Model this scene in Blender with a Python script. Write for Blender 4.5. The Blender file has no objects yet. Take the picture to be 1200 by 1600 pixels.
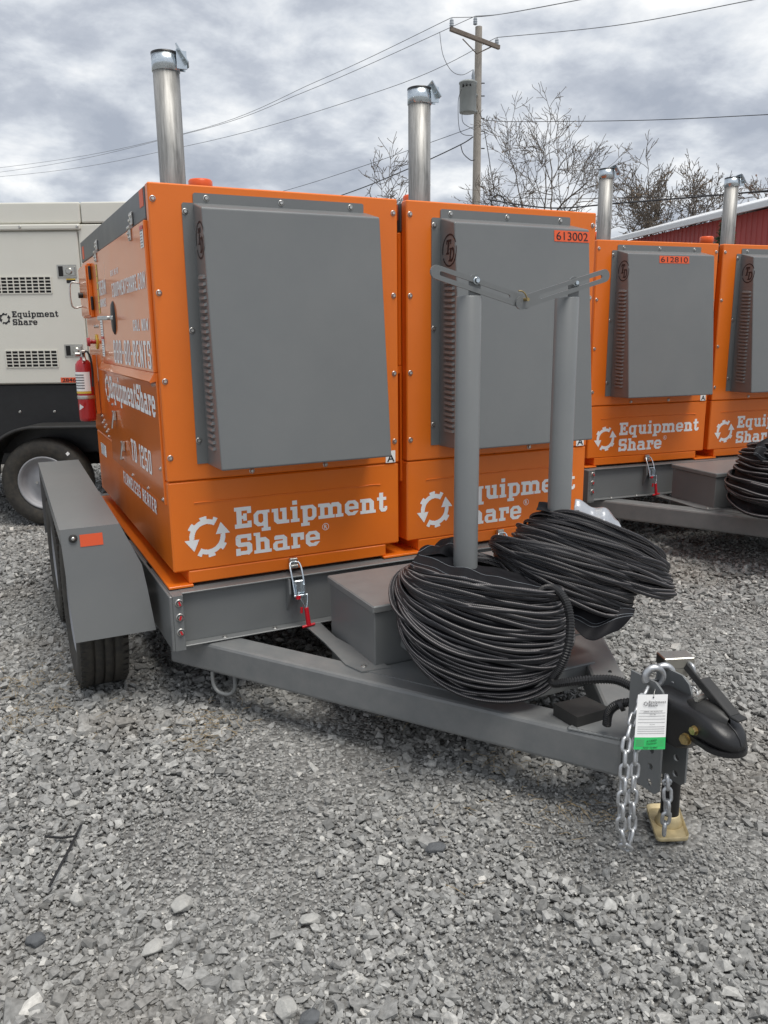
import bpy, bmesh, math, random
import numpy as np
from mathutils import Vector, Matrix
random.seed(7); rng = np.random.default_rng(7)
scene = bpy.context.scene
col = scene.collection
PI = math.pi

# ------------------------------------------------------------------ camera
H = 1.55                                     # eye height, metres; x runs along the heater fronts, y away from them
F = 1255.0
RC = np.array([[0.896, -0.444, -0.010], [-0.106, -0.191, -0.976], [0.432, 0.875, -0.218]])
_U, _S, _V = np.linalg.svd(RC); RC = _U @ _V
cam_d = bpy.data.cameras.new('camera'); cam = bpy.data.objects.new('camera', cam_d); col.objects.link(cam)
cam_d.sensor_fit = 'VERTICAL'; cam_d.sensor_height = 24.0; cam_d.lens = F / 1600 * 24.0
cam_d.clip_start = 0.05; cam_d.clip_end = 3000
m = Matrix(((RC[0][0], -RC[1][0], -RC[2][0], 0), (RC[0][1], -RC[1][1], -RC[2][1], 0), (RC[0][2], -RC[1][2], -RC[2][2], H), (0, 0, 0, 1)))
cam.matrix_world = m
scene.camera = cam

# ------------------------------------------------------------------ world: overcast sky
SUN_EL, SUN_AZ = math.radians(70), math.radians(165)      # azimuth from +Y, clockwise
w = bpy.data.worlds.new('World'); scene.world = w; w.use_nodes = True
nt = w.node_tree; nt.nodes.clear()
def wn(t, **k):
    n = nt.nodes.new(t)
    for a, b in k.items(): setattr(n, a, b)
    return n
out = wn('ShaderNodeOutputWorld'); bg = wn('ShaderNodeBackground'); bg.inputs['Strength'].default_value = 0.1
sky = wn('ShaderNodeTexSky', sky_type='NISHITA'); sky.sun_disc = False
sky.sun_elevation = SUN_EL; sky.sun_rotation = SUN_AZ
tc = wn('ShaderNodeTexCoord'); sep = wn('ShaderNodeSeparateXYZ'); nt.links.new(tc.outputs['Generated'], sep.inputs[0])
za = wn('ShaderNodeMath', operation='MAXIMUM'); nt.links.new(sep.outputs[2], za.inputs[0]); za.inputs[1].default_value = 0.0
zb = wn('ShaderNodeMath', operation='ADD'); nt.links.new(za.outputs[0], zb.inputs[0]); zb.inputs[1].default_value = 0.30
dx = wn('ShaderNodeMath', operation='DIVIDE'); nt.links.new(sep.outputs[0], dx.inputs[0]); nt.links.new(zb.outputs[0], dx.inputs[1])
dy = wn('ShaderNodeMath', operation='DIVIDE'); nt.links.new(sep.outputs[1], dy.inputs[0]); nt.links.new(zb.outputs[0], dy.inputs[1])
cmb = wn('ShaderNodeCombineXYZ'); nt.links.new(dx.outputs[0], cmb.inputs[0]); nt.links.new(dy.outputs[0], cmb.inputs[1]); cmb.inputs[2].default_value = 3.7
n1 = wn('ShaderNodeTexNoise'); n1.inputs['Scale'].default_value = 4.3; n1.inputs['Detail'].default_value = 9; n1.inputs['Roughness'].default_value = 0.57; n1.inputs['Distortion'].default_value = 0.15
nt.links.new(cmb.outputs[0], n1.inputs['Vector'])
n2 = wn('ShaderNodeTexNoise'); n2.inputs['Scale'].default_value = 1.7; n2.inputs['Detail'].default_value = 3
nt.links.new(cmb.outputs[0], n2.inputs['Vector'])
mixn = wn('ShaderNodeMath', operation='MULTIPLY_ADD'); nt.links.new(n2.outputs[0], mixn.inputs[0]); mixn.inputs[1].default_value = 0.45
nt.links.new(n1.outputs[0], mixn.inputs[2])
ramp = wn('ShaderNodeValToRGB'); cr = ramp.color_ramp
cr.elements[0].position = 0.56; cr.elements[0].color = (0.215, 0.236, 0.276, 1)
cr.elements[1].position = 0.95; cr.elements[1].color = (0.54, 0.545, 0.545, 1)
e = cr.elements.new(0.69); e.color = (0.278, 0.298, 0.335, 1)
e = cr.elements.new(0.78); e.color = (0.365, 0.385, 0.414, 1)
nt.links.new(mixn.outputs[0], ramp.inputs[0])
sc10 = wn('ShaderNodeVectorMath', operation='SCALE'); sc10.inputs['Scale'].default_value = 10.0
nt.links.new(ramp.outputs[0], sc10.inputs[0])
mx = wn('ShaderNodeMix', data_type='RGBA'); mx.inputs[0].default_value = 0.97
nt.links.new(sky.outputs[0], mx.inputs[6]); nt.links.new(sc10.outputs[0], mx.inputs[7])
nt.links.new(mx.outputs[2], bg.inputs['Color']); nt.links.new(bg.outputs[0], out.inputs[0])
sun_d = bpy.data.lights.new('sun', 'SUN'); sun_d.energy = 1.5; sun_d.angle = math.radians(32); sun_d.color = (1.0, 0.96, 0.9)
sun = bpy.data.objects.new('sun', sun_d); col.objects.link(sun)
sdir = Vector((math.sin(SUN_AZ) * math.cos(SUN_EL), math.cos(SUN_AZ) * math.cos(SUN_EL), math.sin(SUN_EL)))
sun.rotation_euler = sdir.to_track_quat('Z', 'Y').to_euler()
vs = scene.view_settings; vs.view_transform = 'Standard'; vs.look = 'None'; vs.exposure = 0.95; vs.gamma = 1.0; vs.use_curve_mapping = False

# ------------------------------------------------------------------ materials
def mat(name, c, rough=0.5, metal=0.0, var=0.0, vscale=6.0, bump=0.0, bscale=60.0, coat=0.0, spec=0.5, c2=None, stretch=None):
    mt = bpy.data.materials.new(name); mt.use_nodes = True; t = mt.node_tree; b = t.nodes['Principled BSDF']
    b.inputs['Base Color'].default_value = (*c, 1); b.inputs['Roughness'].default_value = rough; b.inputs['Metallic'].default_value = metal
    b.inputs['Specular IOR Level'].default_value = spec
    if coat: b.inputs['Coat Weight'].default_value = coat; b.inputs['Coat Roughness'].default_value = 0.08
    if var or bump:
        co = t.nodes.new('ShaderNodeTexCoord'); src = co.outputs['Object']
        if stretch:
            mp = t.nodes.new('ShaderNodeMapping'); mp.inputs['Scale'].default_value = stretch; t.links.new(src, mp.inputs[0]); src = mp.outputs[0]
    if var:
        n = t.nodes.new('ShaderNodeTexNoise'); n.inputs['Scale'].default_value = vscale; n.inputs['Detail'].default_value = 6; n.inputs['Roughness'].default_value = 0.65
        t.links.new(src, n.inputs['Vector'])
        rp = t.nodes.new('ShaderNodeValToRGB'); rp.color_ramp.elements[0].position = 0.3; rp.color_ramp.elements[1].position = 0.7
        d = c2 or tuple(min(1, x * (1 + var)) for x in c)
        rp.color_ramp.elements[0].color = (*[x * (1 - var) for x in c], 1) if not c2 else (*c, 1); rp.color_ramp.elements[1].color = (*d, 1)
        t.links.new(n.outputs[0], rp.inputs[0]); t.links.new(rp.outputs[0], b.inputs['Base Color'])
        mr = t.nodes.new('ShaderNodeMapRange'); mr.inputs[3].default_value = max(0.02, rough - 0.08); mr.inputs[4].default_value = min(1, rough + 0.08)
        t.links.new(n.outputs[0], mr.inputs[0]); t.links.new(mr.outputs[0], b.inputs['Roughness'])
    if bump:
        n = t.nodes.new('ShaderNodeTexNoise'); n.inputs['Scale'].default_value = bscale; n.inputs['Detail'].default_value = 4
        t.links.new(src, n.inputs['Vector'])
        bp = t.nodes.new('ShaderNodeBump'); bp.inputs['Strength'].default_value = bump; bp.inputs['Distance'].default_value = 0.004
        t.links.new(n.outputs[0], bp.inputs['Height']); t.links.new(bp.outputs[0], b.inputs['Normal'])
    return mt
M = dict(
    orange=mat('orange_paint', (0.82, 0.182, 0.010), 0.36, c2=(0.78, 0.168, 0.010), var=0.04, vscale=5, bump=0.10, bscale=6, coat=0.15),
    orange_side=mat('orange_door_paint', (0.80, 0.182, 0.012), 0.30, var=0.05, vscale=2, bump=0.08, bscale=7, coat=0.6),
    grey=mat('grey_paint', (0.158, 0.166, 0.168), 0.34, c2=(0.178, 0.184, 0.183), var=0.06, vscale=2.6, bump=0.10, bscale=4.5),
    grey_dusty=mat('grey_paint_dusty', (0.162, 0.170, 0.172), 0.36, c2=(0.205, 0.207, 0.204), var=0.1, vscale=14, bump=0.05, bscale=90),
    slate=mat('dark_grey_paint', (0.075, 0.082, 0.086), 0.4, var=0.06, vscale=5),
    steel=mat('stack_steel', (0.33, 0.325, 0.31), 0.55, 0.65, var=0.5, vscale=9, bump=0.1, bscale=50, stretch=(6, 6, 0.5)),
    zinc=mat('zinc_plate', (0.62, 0.68, 0.72), 0.25, 0.95, var=0.15, vscale=18),
    bolt=mat('bolt_steel', (0.56, 0.55, 0.52), 0.32, 0.9, var=0.2, vscale=60),
    galv=mat('galvanized_chain', (0.50, 0.51, 0.52), 0.40, 0.85, var=0.25, vscale=40),
    stainless=mat('stainless', (0.50, 0.485, 0.44), 0.3, 1.0, var=0.1, vscale=20),
    gold=mat('yellow_zinc', (0.45, 0.34, 0.16), 0.38, 0.9, var=0.3, vscale=80),
    tan=mat('tan_plate', (0.46, 0.38, 0.22), 0.5, 0.35, var=0.3, vscale=18),
    black=mat('black_satin', (0.012, 0.012, 0.013), 0.38, var=0.2, vscale=20, bump=0.1, bscale=120),
    blackd=mat('black_dusty', (0.018, 0.018, 0.018), 0.5, c2=(0.033, 0.032, 0.030), var=0.1, vscale=18),
    plastic=mat('black_plastic', (0.014, 0.014, 0.015), 0.42),
    fabric=mat('black_fabric', (0.011, 0.011, 0.013), 0.6, var=0.2, vscale=30, bump=0.25, bscale=300, spec=0.15),
    silverfab=mat('silver_sheet', (0.55, 0.56, 0.58), 0.25, 0.7, bump=0.5, bscale=25),
    rubber=mat('tyre_rubber', (0.020, 0.020, 0.019), 0.72, c2=(0.06, 0.053, 0.042), var=0.2, vscale=26, bump=0.2, bscale=150),
    rim=mat('rim_silver', (0.34, 0.345, 0.36), 0.6, 0.3, var=0.1, vscale=12),
    red=mat('red_paint', (0.42, 0.014, 0.018), 0.22, coat=0.5),
    redgrip=mat('red_vinyl_grip', (0.55, 0.008, 0.02), 0.35),
    white=mat('white_vinyl', (0.90, 0.90, 0.885), 0.6, spec=0.3),
    decal=mat('black_vinyl', (0.012, 0.012, 0.016), 0.5),
    decal_or=mat('orange_red_vinyl', (0.78, 0.115, 0.035), 0.5),
    amber=mat('amber_reflector', (0.72, 0.10, 0.03), 0.3),
    capor=mat('orange_red_plastic', (0.80, 0.10, 0.012), 0.35),
    yellow=mat('yellow_sticker', (0.72, 0.50, 0.06), 0.5),
    cream=mat('off_white_paint', (0.68, 0.67, 0.595), 0.42, c2=(0.71, 0.70, 0.63), var=0.06, vscale=2.2),
    green=mat('green_card', (0.03, 0.50, 0.13), 0.55),
    card=mat('white_card', (0.84, 0.84, 0.83), 0.55),
    cardline=mat('card_print', (0.16, 0.16, 0.17), 0.6),
    wood=mat('weathered_pole', (0.36, 0.325, 0.28), 0.8, var=0.25, vscale=10, bump=0.6, bscale=24, stretch=(5, 5, 0.6)),
    wood2=mat('weathered_arm', (0.17, 0.14, 0.115), 0.8, var=0.25, vscale=10),
    transf=mat('transformer_grey', (0.30, 0.32, 0.31), 0.45, var=0.1, vscale=3),
    insul=mat('insulator_grey', (0.30, 0.33, 0.36), 0.3),
    wire=mat('wire_dark', (0.035, 0.035, 0.038), 0.6),
    wire2=mat('wire_aluminium', (0.16, 0.165, 0.17), 0.5),
    bark=mat('bark', (0.11, 0.09, 0.072), 0.85, var=0.3, vscale=8),
    leafr=mat('russet_leaf', (0.16, 0.075, 0.045), 0.8),
    leafb=mat('brown_leaf', (0.17, 0.115, 0.065), 0.8),
    leafg=mat('green_leaf', (0.045, 0.075, 0.03), 0.8),
    barn=mat('red_metal_siding', (0.42, 0.068, 0.06), 0.5, var=0.12, vscale=2.5, stretch=(1, 1, 0.3)),
    barnroof=mat('white_metal_roof', (0.78, 0.79, 0.80), 0.4),
    darkvoid=mat('dark_interior', (0.01, 0.01, 0.01), 0.8),
    grass=mat('dry_straw', (0.34, 0.25, 0.13), 0.8, var=0.3, vscale=40),
    stone=mat('pale_stone', (0.32, 0.32, 0.305), 0.85, c2=(0.45, 0.44, 0.41), var=0.2, vscale=30, bump=0.8, bscale=90),
    stoned=mat('slate_stone', (0.10, 0.105, 0.11), 0.8, var=0.25, vscale=30, bump=0.8, bscale=90),
    tan_leaf=mat('fallen_leaf', (0.42, 0.17, 0.05), 0.7),
)
def hose_mat():
    mt = bpy.data.materials.new('stitched_black_duct'); mt.use_nodes = True; t = mt.node_tree; b = t.nodes['Principled BSDF']
    b.inputs['Roughness'].default_value = 0.5; b.inputs['Specular IOR Level'].default_value = 0.35
    uv = t.nodes.new('ShaderNodeUVMap'); sp = t.nodes.new('ShaderNodeSeparateXYZ'); t.links.new(uv.outputs[0], sp.inputs[0])
    def mth(op, a, bb):
        n = t.nodes.new('ShaderNodeMath'); n.operation = op
        for i, x in enumerate((a, bb)):
            if x is None: continue
            if isinstance(x, (int, float)): n.inputs[i].default_value = x
            else: t.links.new(x, n.inputs[i])
        return n.outputs[0]
    du = mth('ABSOLUTE', mth('SUBTRACT', mth('FRACT', mth('MULTIPLY', sp.outputs[0], 3.0), None), 0.5), None)
    line = mth('LESS_THAN', du, 0.10)
    dash = mth('LESS_THAN', mth('FRACT', mth('MULTIPLY', sp.outputs[1], 170.0), None), 0.55)
    f = mth('MULTIPLY', mth('MULTIPLY', line, dash), 0.75)
    mixc = t.nodes.new('ShaderNodeMix'); mixc.data_type = 'RGBA'; t.links.new(f, mixc.inputs[0])
    no = t.nodes.new('ShaderNodeTexNoise'); no.inputs['Scale'].default_value = 9; rp = t.nodes.new('ShaderNodeValToRGB')
    co = t.nodes.new('ShaderNodeTexCoord'); t.links.new(co.outputs['Object'], no.inputs['Vector']); t.links.new(no.outputs[0], rp.inputs[0])
    rp.color_ramp.elements[0].color = (0.012, 0.012, 0.014, 1); rp.color_ramp.elements[1].color = (0.030, 0.030, 0.034, 1)
    t.links.new(rp.outputs[0], mixc.inputs[6]); mixc.inputs[7].default_value = (0.42, 0.39, 0.38, 1)
    t.links.new(mixc.outputs[2], b.inputs['Base Color'])
    n = t.nodes.new('ShaderNodeTexNoise'); n.inputs['Scale'].default_value = 260; bp = t.nodes.new('ShaderNodeBump'); bp.inputs['Strength'].default_value = 0.25; bp.inputs['Distance'].default_value = 0.002
    t.links.new(co.outputs['Object'], n.inputs['Vector']); t.links.new(n.outputs[0], bp.inputs['Height']); t.links.new(bp.outputs[0], b.inputs['Normal'])
    return mt
M['hose'] = hose_mat()
def gravel_mats():
    mt = bpy.data.materials.new('crushed_stone'); mt.use_nodes = True; t = mt.node_tree; b = t.nodes['Principled BSDF']; b.inputs['Roughness'].default_value = 0.8
    at = t.nodes.new('ShaderNodeAttribute'); at.attribute_name = 'tone'
    co = t.nodes.new('ShaderNodeTexCoord')
    rp = t.nodes.new('ShaderNodeValToRGB'); el = rp.color_ramp.elements
    el[0].position = 0; el[0].color = (0.135, 0.135, 0.129, 1); el[1].position = 1; el[1].color = (0.62, 0.60, 0.555, 1)
    for p, c in ((0.3, (0.225, 0.224, 0.215)), (0.6, (0.325, 0.323, 0.309)), (0.85, (0.43, 0.425, 0.403))):
        q = el.new(p); q.color = (*c, 1)
    t.links.new(at.outputs['Fac'], rp.inputs[0])
    n = t.nodes.new('ShaderNodeTexNoise'); n.inputs['Scale'].default_value = 70; n.inputs['Detail'].default_value = 5; t.links.new(co.outputs['Object'], n.inputs['Vector'])
    mr = t.nodes.new('ShaderNodeMapRange'); mr.inputs[1].default_value = 0.3; mr.inputs[2].default_value = 0.7; mr.inputs[3].default_value = 0.72; mr.inputs[4].default_value = 1.25
    t.links.new(n.outputs[0], mr.inputs[0])
    # dusty brown patches of dirt lying over the stones
    n3 = t.nodes.new('ShaderNodeTexNoise'); n3.inputs['Scale'].default_value = 0.9; n3.inputs['Detail'].default_value = 5; t.links.new(co.outputs['Object'], n3.inputs['Vector'])
    r3 = t.nodes.new('ShaderNodeMapRange'); r3.inputs[1].default_value = 0.53; r3.inputs[2].default_value = 0.70; r3.inputs[3].default_value = 0.0; r3.inputs[4].default_value = 0.62; t.links.new(n3.outputs[0], r3.inputs[0])
    mxd = t.nodes.new('ShaderNodeMix'); mxd.data_type = 'RGBA'; t.links.new(r3.outputs[0], mxd.inputs[0]); t.links.new(rp.outputs[0], mxd.inputs[6]); mxd.inputs[7].default_value = (0.20, 0.175, 0.145, 1)
    vm = t.nodes.new('ShaderNodeVectorMath'); vm.operation = 'SCALE'; t.links.new(mxd.outputs[2], vm.inputs[0]); t.links.new(mr.outputs[0], vm.inputs['Scale'])
    t.links.new(vm.outputs[0], b.inputs['Base Color'])
    bp = t.nodes.new('ShaderNodeBump'); bp.inputs['Strength'].default_value = 0.7; bp.inputs['Distance'].default_value = 0.003; t.links.new(n.outputs[0], bp.inputs['Height']); t.links.new(bp.outputs[0], b.inputs['Normal'])
    M['gravel'] = mt
    mt = bpy.data.materials.new('stone_fines'); mt.use_nodes = True; t = mt.node_tree; b = t.nodes['Principled BSDF']; b.inputs['Roughness'].default_value = 0.9
    co = t.nodes.new('ShaderNodeTexCoord')
    vo = t.nodes.new('ShaderNodeTexVoronoi'); vo.inputs['Scale'].default_value = 62; t.links.new(co.outputs['Object'], vo.inputs['Vector'])
    rp = t.nodes.new('ShaderNodeValToRGB'); el = rp.color_ramp.elements; el[0].color = (0.13, 0.128, 0.122, 1); el[1].color = (0.40, 0.395, 0.375, 1)
    q = el.new(0.5); q.color = (0.22, 0.217, 0.207, 1)
    sx = t.nodes.new('ShaderNodeSeparateColor'); t.links.new(vo.outputs['Color'], sx.inputs[0]); t.links.new(sx.outputs[0], rp.inputs[0])
    n3 = t.nodes.new('ShaderNodeTexNoise'); n3.inputs['Scale'].default_value = 0.9; n3.inputs['Detail'].default_value = 5; t.links.new(co.outputs['Object'], n3.inputs['Vector'])
    r3 = t.nodes.new('ShaderNodeMapRange'); r3.inputs[1].default_value = 0.54; r3.inputs[2].default_value = 0.68; r3.inputs[4].default_value = 0.6; t.links.new(n3.outputs[0], r3.inputs[0])
    mxd = t.nodes.new('ShaderNodeMix'); mxd.data_type = 'RGBA'; t.links.new(r3.outputs[0], mxd.inputs[0]); t.links.new(rp.outputs[0], mxd.inputs[6]); mxd.inputs[7].default_value = (0.14, 0.12, 0.095, 1)
    t.links.new(mxd.outputs[2], b.inputs['Base Color'])
    bp = t.nodes.new('ShaderNodeBump'); bp.inputs['Strength'].default_value = 1.0; bp.inputs['Distance'].default_value = 0.012; bp.invert = True
    t.links.new(vo.outputs['Distance'], bp.inputs['Height']); t.links.new(bp.outputs[0], b.inputs['Normal'])
    M['fines'] = mt
gravel_mats()

def lerp(a, b, t): return a + (b - a) * t
# ------------------------------------------------------------------ mesh helpers
class MB:
    def __init__(s): s.v = []; s.f = []; s.uv = {}; s.sm = set()
    def add(s, vs_, fs, smooth=False, uvs=None):
        o = len(s.v); s.v += [tuple(map(float, p)) for p in vs_]
        for i, f in enumerate(fs):
            k = len(s.f); s.f.append(tuple(a + o for a in f))
            if smooth: s.sm.add(k)
            if uvs: s.uv[k] = uvs[i]
        return s
    def hexa(s, p):          # 8 corners: bottom 4 counter-clockwise, top 4
        return s.add(p, [(3, 2, 1, 0), (4, 5, 6, 7), (0, 1, 5, 4), (1, 2, 6, 5), (2, 3, 7, 6), (3, 0, 4, 7)])
    def box(s, x0, x1, y0, y1, z0, z1, c=0.0):
        if c <= 0: return s.hexa([(x0, y0, z0), (x1, y0, z0), (x1, y1, z0), (x0, y1, z0), (x0, y0, z1), (x1, y0, z1), (x1, y1, z1), (x0, y1, z1)])
        return s.cbox(Matrix.Translation(((x0 + x1) / 2, (y0 + y1) / 2, (z0 + z1) / 2)), x1 - x0, y1 - y0, z1 - z0, c)
    def cbox(s, mtx, sx, sy, sz, c=0.003):
        bm = bmesh.new(); bmesh.ops.create_cube(bm, size=1.0)
        for v in bm.verts: v.co = Vector((v.co.x * sx, v.co.y * sy, v.co.z * sz))
        if c > 0: bmesh.ops.bevel(bm, geom=bm.edges[:], offset=min(c, 0.45 * min(sx, sy, sz)), segments=2 if c > 0.006 else 1, affect='EDGES', profile=0.5)
        bm.verts.index_update()
        s.add([mtx @ v.co for v in bm.verts], [[v.index for v in f.verts] for f in bm.faces]); bm.free(); return s
    def prism(s, poly, o, ex, ey, d):   # poly in (ex,ey) plane from o, extruded by vector d
        o, ex, ey, d = map(Vector, (o, ex, ey, d)); n = len(poly)
        a = [o + ex * p[0] + ey * p[1] for p in poly]; b = [p + d for p in a]
        return s.add(a + b, [tuple(range(n))[::-1], tuple(range(n, 2 * n))] + [(i, (i + 1) % n, n + (i + 1) % n, n + i) for i in range(n)])
    def cyl(s, p0, p1, r0, r1=None, n=20, caps=True, smooth=True):
        r1 = r0 if r1 is None else r1; p0, p1 = Vector(p0), Vector(p1); ax = (p1 - p0).normalized(); u = ax.orthogonal().normalized(); w_ = ax.cross(u)
        A = [p0 + (u * math.cos(2 * PI * i / n) + w_ * math.sin(2 * PI * i / n)) * r0 for i in range(n)]
        B = [p1 + (u * math.cos(2 * PI * i / n) + w_ * math.sin(2 * PI * i / n)) * r1 for i in range(n)]
        s.add(A + B, [(i, (i + 1) % n, n + (i + 1) % n, n + i) for i in range(n)], smooth)
        if caps: s.add(A, [tuple(range(n))[::-1]]); s.add(B, [tuple(range(n))])
        return s
    def lathe(s, prof, o, ax, n=32, smooth=True):   # prof: (radius, height) along axis
        o, ax = Vector(o), Vector(ax).normalized(); u = ax.orthogonal().normalized(); w_ = ax.cross(u); V = []
        for r, h in prof: V += [o + ax * h + (u * math.cos(2 * PI * i / n) + w_ * math.sin(2 * PI * i / n)) * max(r, 1e-5) for i in range(n)]
        return s.add(V, [(k * n + i, k * n + (i + 1) % n, (k + 1) * n + (i + 1) % n, (k + 1) * n + i) for k in range(len(prof) - 1) for i in range(n)], smooth)
    def tube(s, pts, r, n=8, closed=False, smooth=True, uv=False, caps=True):
        P_ = [Vector(p) for p in pts]; N = len(P_); rr = r if hasattr(r, '__len__') else [r] * N
        T = []
        for i in range(N):
            a = P_[(i - 1) % N] if closed else P_[max(i - 1, 0)]; b = P_[(i + 1) % N] if closed else P_[min(i + 1, N - 1)]
            T.append((b - a).normalized())
        u = T[0].orthogonal().normalized(); V = []; L = 0; Ls = []
        us = []
        for i in range(N):
            u = (u - T[i] * u.dot(T[i])).normalized(); us.append(u)
        if closed:   # undo the twist over the loop
            w0 = T[0].cross(us[0]); ue = (us[-1] - T[0] * us[-1].dot(T[0])).normalized(); ang = math.atan2(ue.dot(w0), ue.dot(us[0]))
            us = [Matrix.Rotation(-ang * i / N, 3, T[i]) @ us[i] for i in range(N)]
        for i in range(N):
            w_ = T[i].cross(us[i]); V += [P_[i] + (us[i] * math.cos(2 * PI * k / n) + w_ * math.sin(2 * PI * k / n)) * rr[i] for k in range(n)]
            Ls.append(L); L += (P_[(i + 1) % N] - P_[i]).length
        Ls.append(L); fs = []; uvs = []
        for i in range(N if closed else N - 1):
            j = (i + 1) % N
            for k in range(n):
                fs.append((i * n + k, i * n + (k + 1) % n, j * n + (k + 1) % n, j * n + k))
                uvs.append(((k / n, Ls[i]), ((k + 1) / n, Ls[i]), ((k + 1) / n, Ls[i + 1]), (k / n, Ls[i + 1])))
        s.add(V, fs, smooth, uvs if uv else None)
        if not closed and caps: s.add(V[:n], [tuple(range(n))[::-1]]); s.add(V[-n:], [tuple(range(n))])
        return s
    def mesh(s, name, material, off=(0, 0, 0)):
        me = bpy.data.meshes.new(name); o = off
        me.from_pydata([(p[0] - o[0], p[1] - o[1], p[2] - o[2]) for p in s.v], [], s.f)
        if s.sm:
            fl = [i in s.sm for i in range(len(s.f))]; me.polygons.foreach_set('use_smooth', fl)
        if s.uv:
            ul = me.uv_layers.new(name='UVMap')
            for i, pl in enumerate(me.polygons):
                if i in s.uv:
                    for li, c in zip(pl.loop_indices, s.uv[i]): ul.data[li].uv = c
        me.materials.append(M[material] if isinstance(material, str) else material); return me
OFF = (0, 0, 0)
def link(name, me, parent=None, loc=(0, 0, 0), rot=None):
    o = bpy.data.objects.new(name, me); col.objects.link(o); o.parent = parent; o.location = loc
    if rot is not None: o.rotation_euler = rot
    return o
def part(name, mb, material, parent=None, off=None): return link(name, mb.mesh(name, material, OFF if off is None else off), parent)
def inst(name, me, parent, p, rot=(0, 0, 0)): return link(name, me, parent, tuple(a - b for a, b in zip(p, OFF)), rot)
def tag(o, label=None, cat=None, group=None, kind=None):
    if label: o['label'] = label
    if cat: o['category'] = cat
    if group: o['group'] = group
    if kind: o['kind'] = kind
    return o
def thing(name, loc, label, cat, group=None, rz=0):
    o = link(name, None, None, loc); o.rotation_euler = (0, 0, rz); o.empty_display_size = 0.1; return tag(o, label, cat, group)
def copy_tree(o, parent=None):
    c = o.copy(); col.objects.link(c); c.parent = parent
    for ch in list(o.children): copy_tree(ch, c)
    return c
def ray(u, v):
    d = RC.T @ np.array([(u - 600) / F, (v - 800) / F, 1.0]); return d
def PY(u, v, y): d = ray(u, v); return Vector((0, 0, H)) + Vector(d) * (y / d[1])
def PX(u, v, x): d = ray(u, v); return Vector((0, 0, H)) + Vector(d) * (x / d[0])
def PZ(u, v, z): d = ray(u, v); return Vector((0, 0, H)) + Vector(d) * ((z - H) / d[2])
def PD(u, v, D): return Vector((0, 0, H)) + Vector(ray(u, v)) * D
def smooth_path(pts, n=10, closed=False):
    P_ = [Vector(p) for p in pts]; N = len(P_); o = []
    for i in range(N if closed else N - 1):
        g = (lambda k: P_[k % N]) if closed else (lambda k: P_[min(max(k, 0), N - 1)])
        a, b, c, d = g(i - 1), g(i), g(i + 1), g(i + 2)
        for k in range(n):
            t = k / n
            o.append(0.5 * ((2 * b) + (c - a) * t + (2 * a - 5 * b + 4 * c - d) * t * t + (3 * b - a - 3 * c + d) * t ** 3))
    if not closed: o.append(P_[-1])
    return o

# ------------------------------------------------------------------ lettering
def inpoly(X, Y, poly):
    r = np.zeros(X.shape, bool); n = len(poly)
    for i in range(n):
        x0, y0 = poly[i]; x1, y1 = poly[(i + 1) % n]
        c = (y0 > Y) != (y1 > Y)
        with np.errstate(divide='ignore', invalid='ignore'):
            r ^= c & (X < (x1 - x0) * (Y - y0) / (y1 - y0 + 1e-12) + x0)
    return r
def Rr(x0, y0, x1, y1): return ('+', [(x0, y0), (x1, y0), (x1, y1), (x0, y1)])
def Cu(x0, y0, x1, y1): return ('-', [(x0, y0), (x1, y0), (x1, y1), (x0, y1)])
def octa(x0, y0, x1, y1, c): return [(x0 + c, y0), (x1 - c, y0), (x1, y0 + c), (x1, y1 - c), (x1 - c, y1), (x0 + c, y1), (x0, y1 - c), (x0, y0 + c)]
def O_(x0, y0, x1, y1, t=0.2, c=0.17): return [('+', octa(x0, y0, x1, y1, c)), ('-', octa(x0 + t + .01, y0 + t - .04, x1 - t - .01, y1 - t + .04, c * 0.35))]
xh = 0.74
def arch(x): return [('+', [(x + .15, xh - .2), (x + .22, xh), (x + .55, xh), (x + .70, xh - .15), (x + .70, 0), (x + .49, 0), (x + .49, xh - .24), (x + .44, xh - .2)]), Rr(x + .40, 0, x + .79, .16)]
stem_n = [Rr(0, xh - .16, .3, xh), Rr(.09, 0, .3, xh), Rr(0, 0, .38, .16)]
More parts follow.
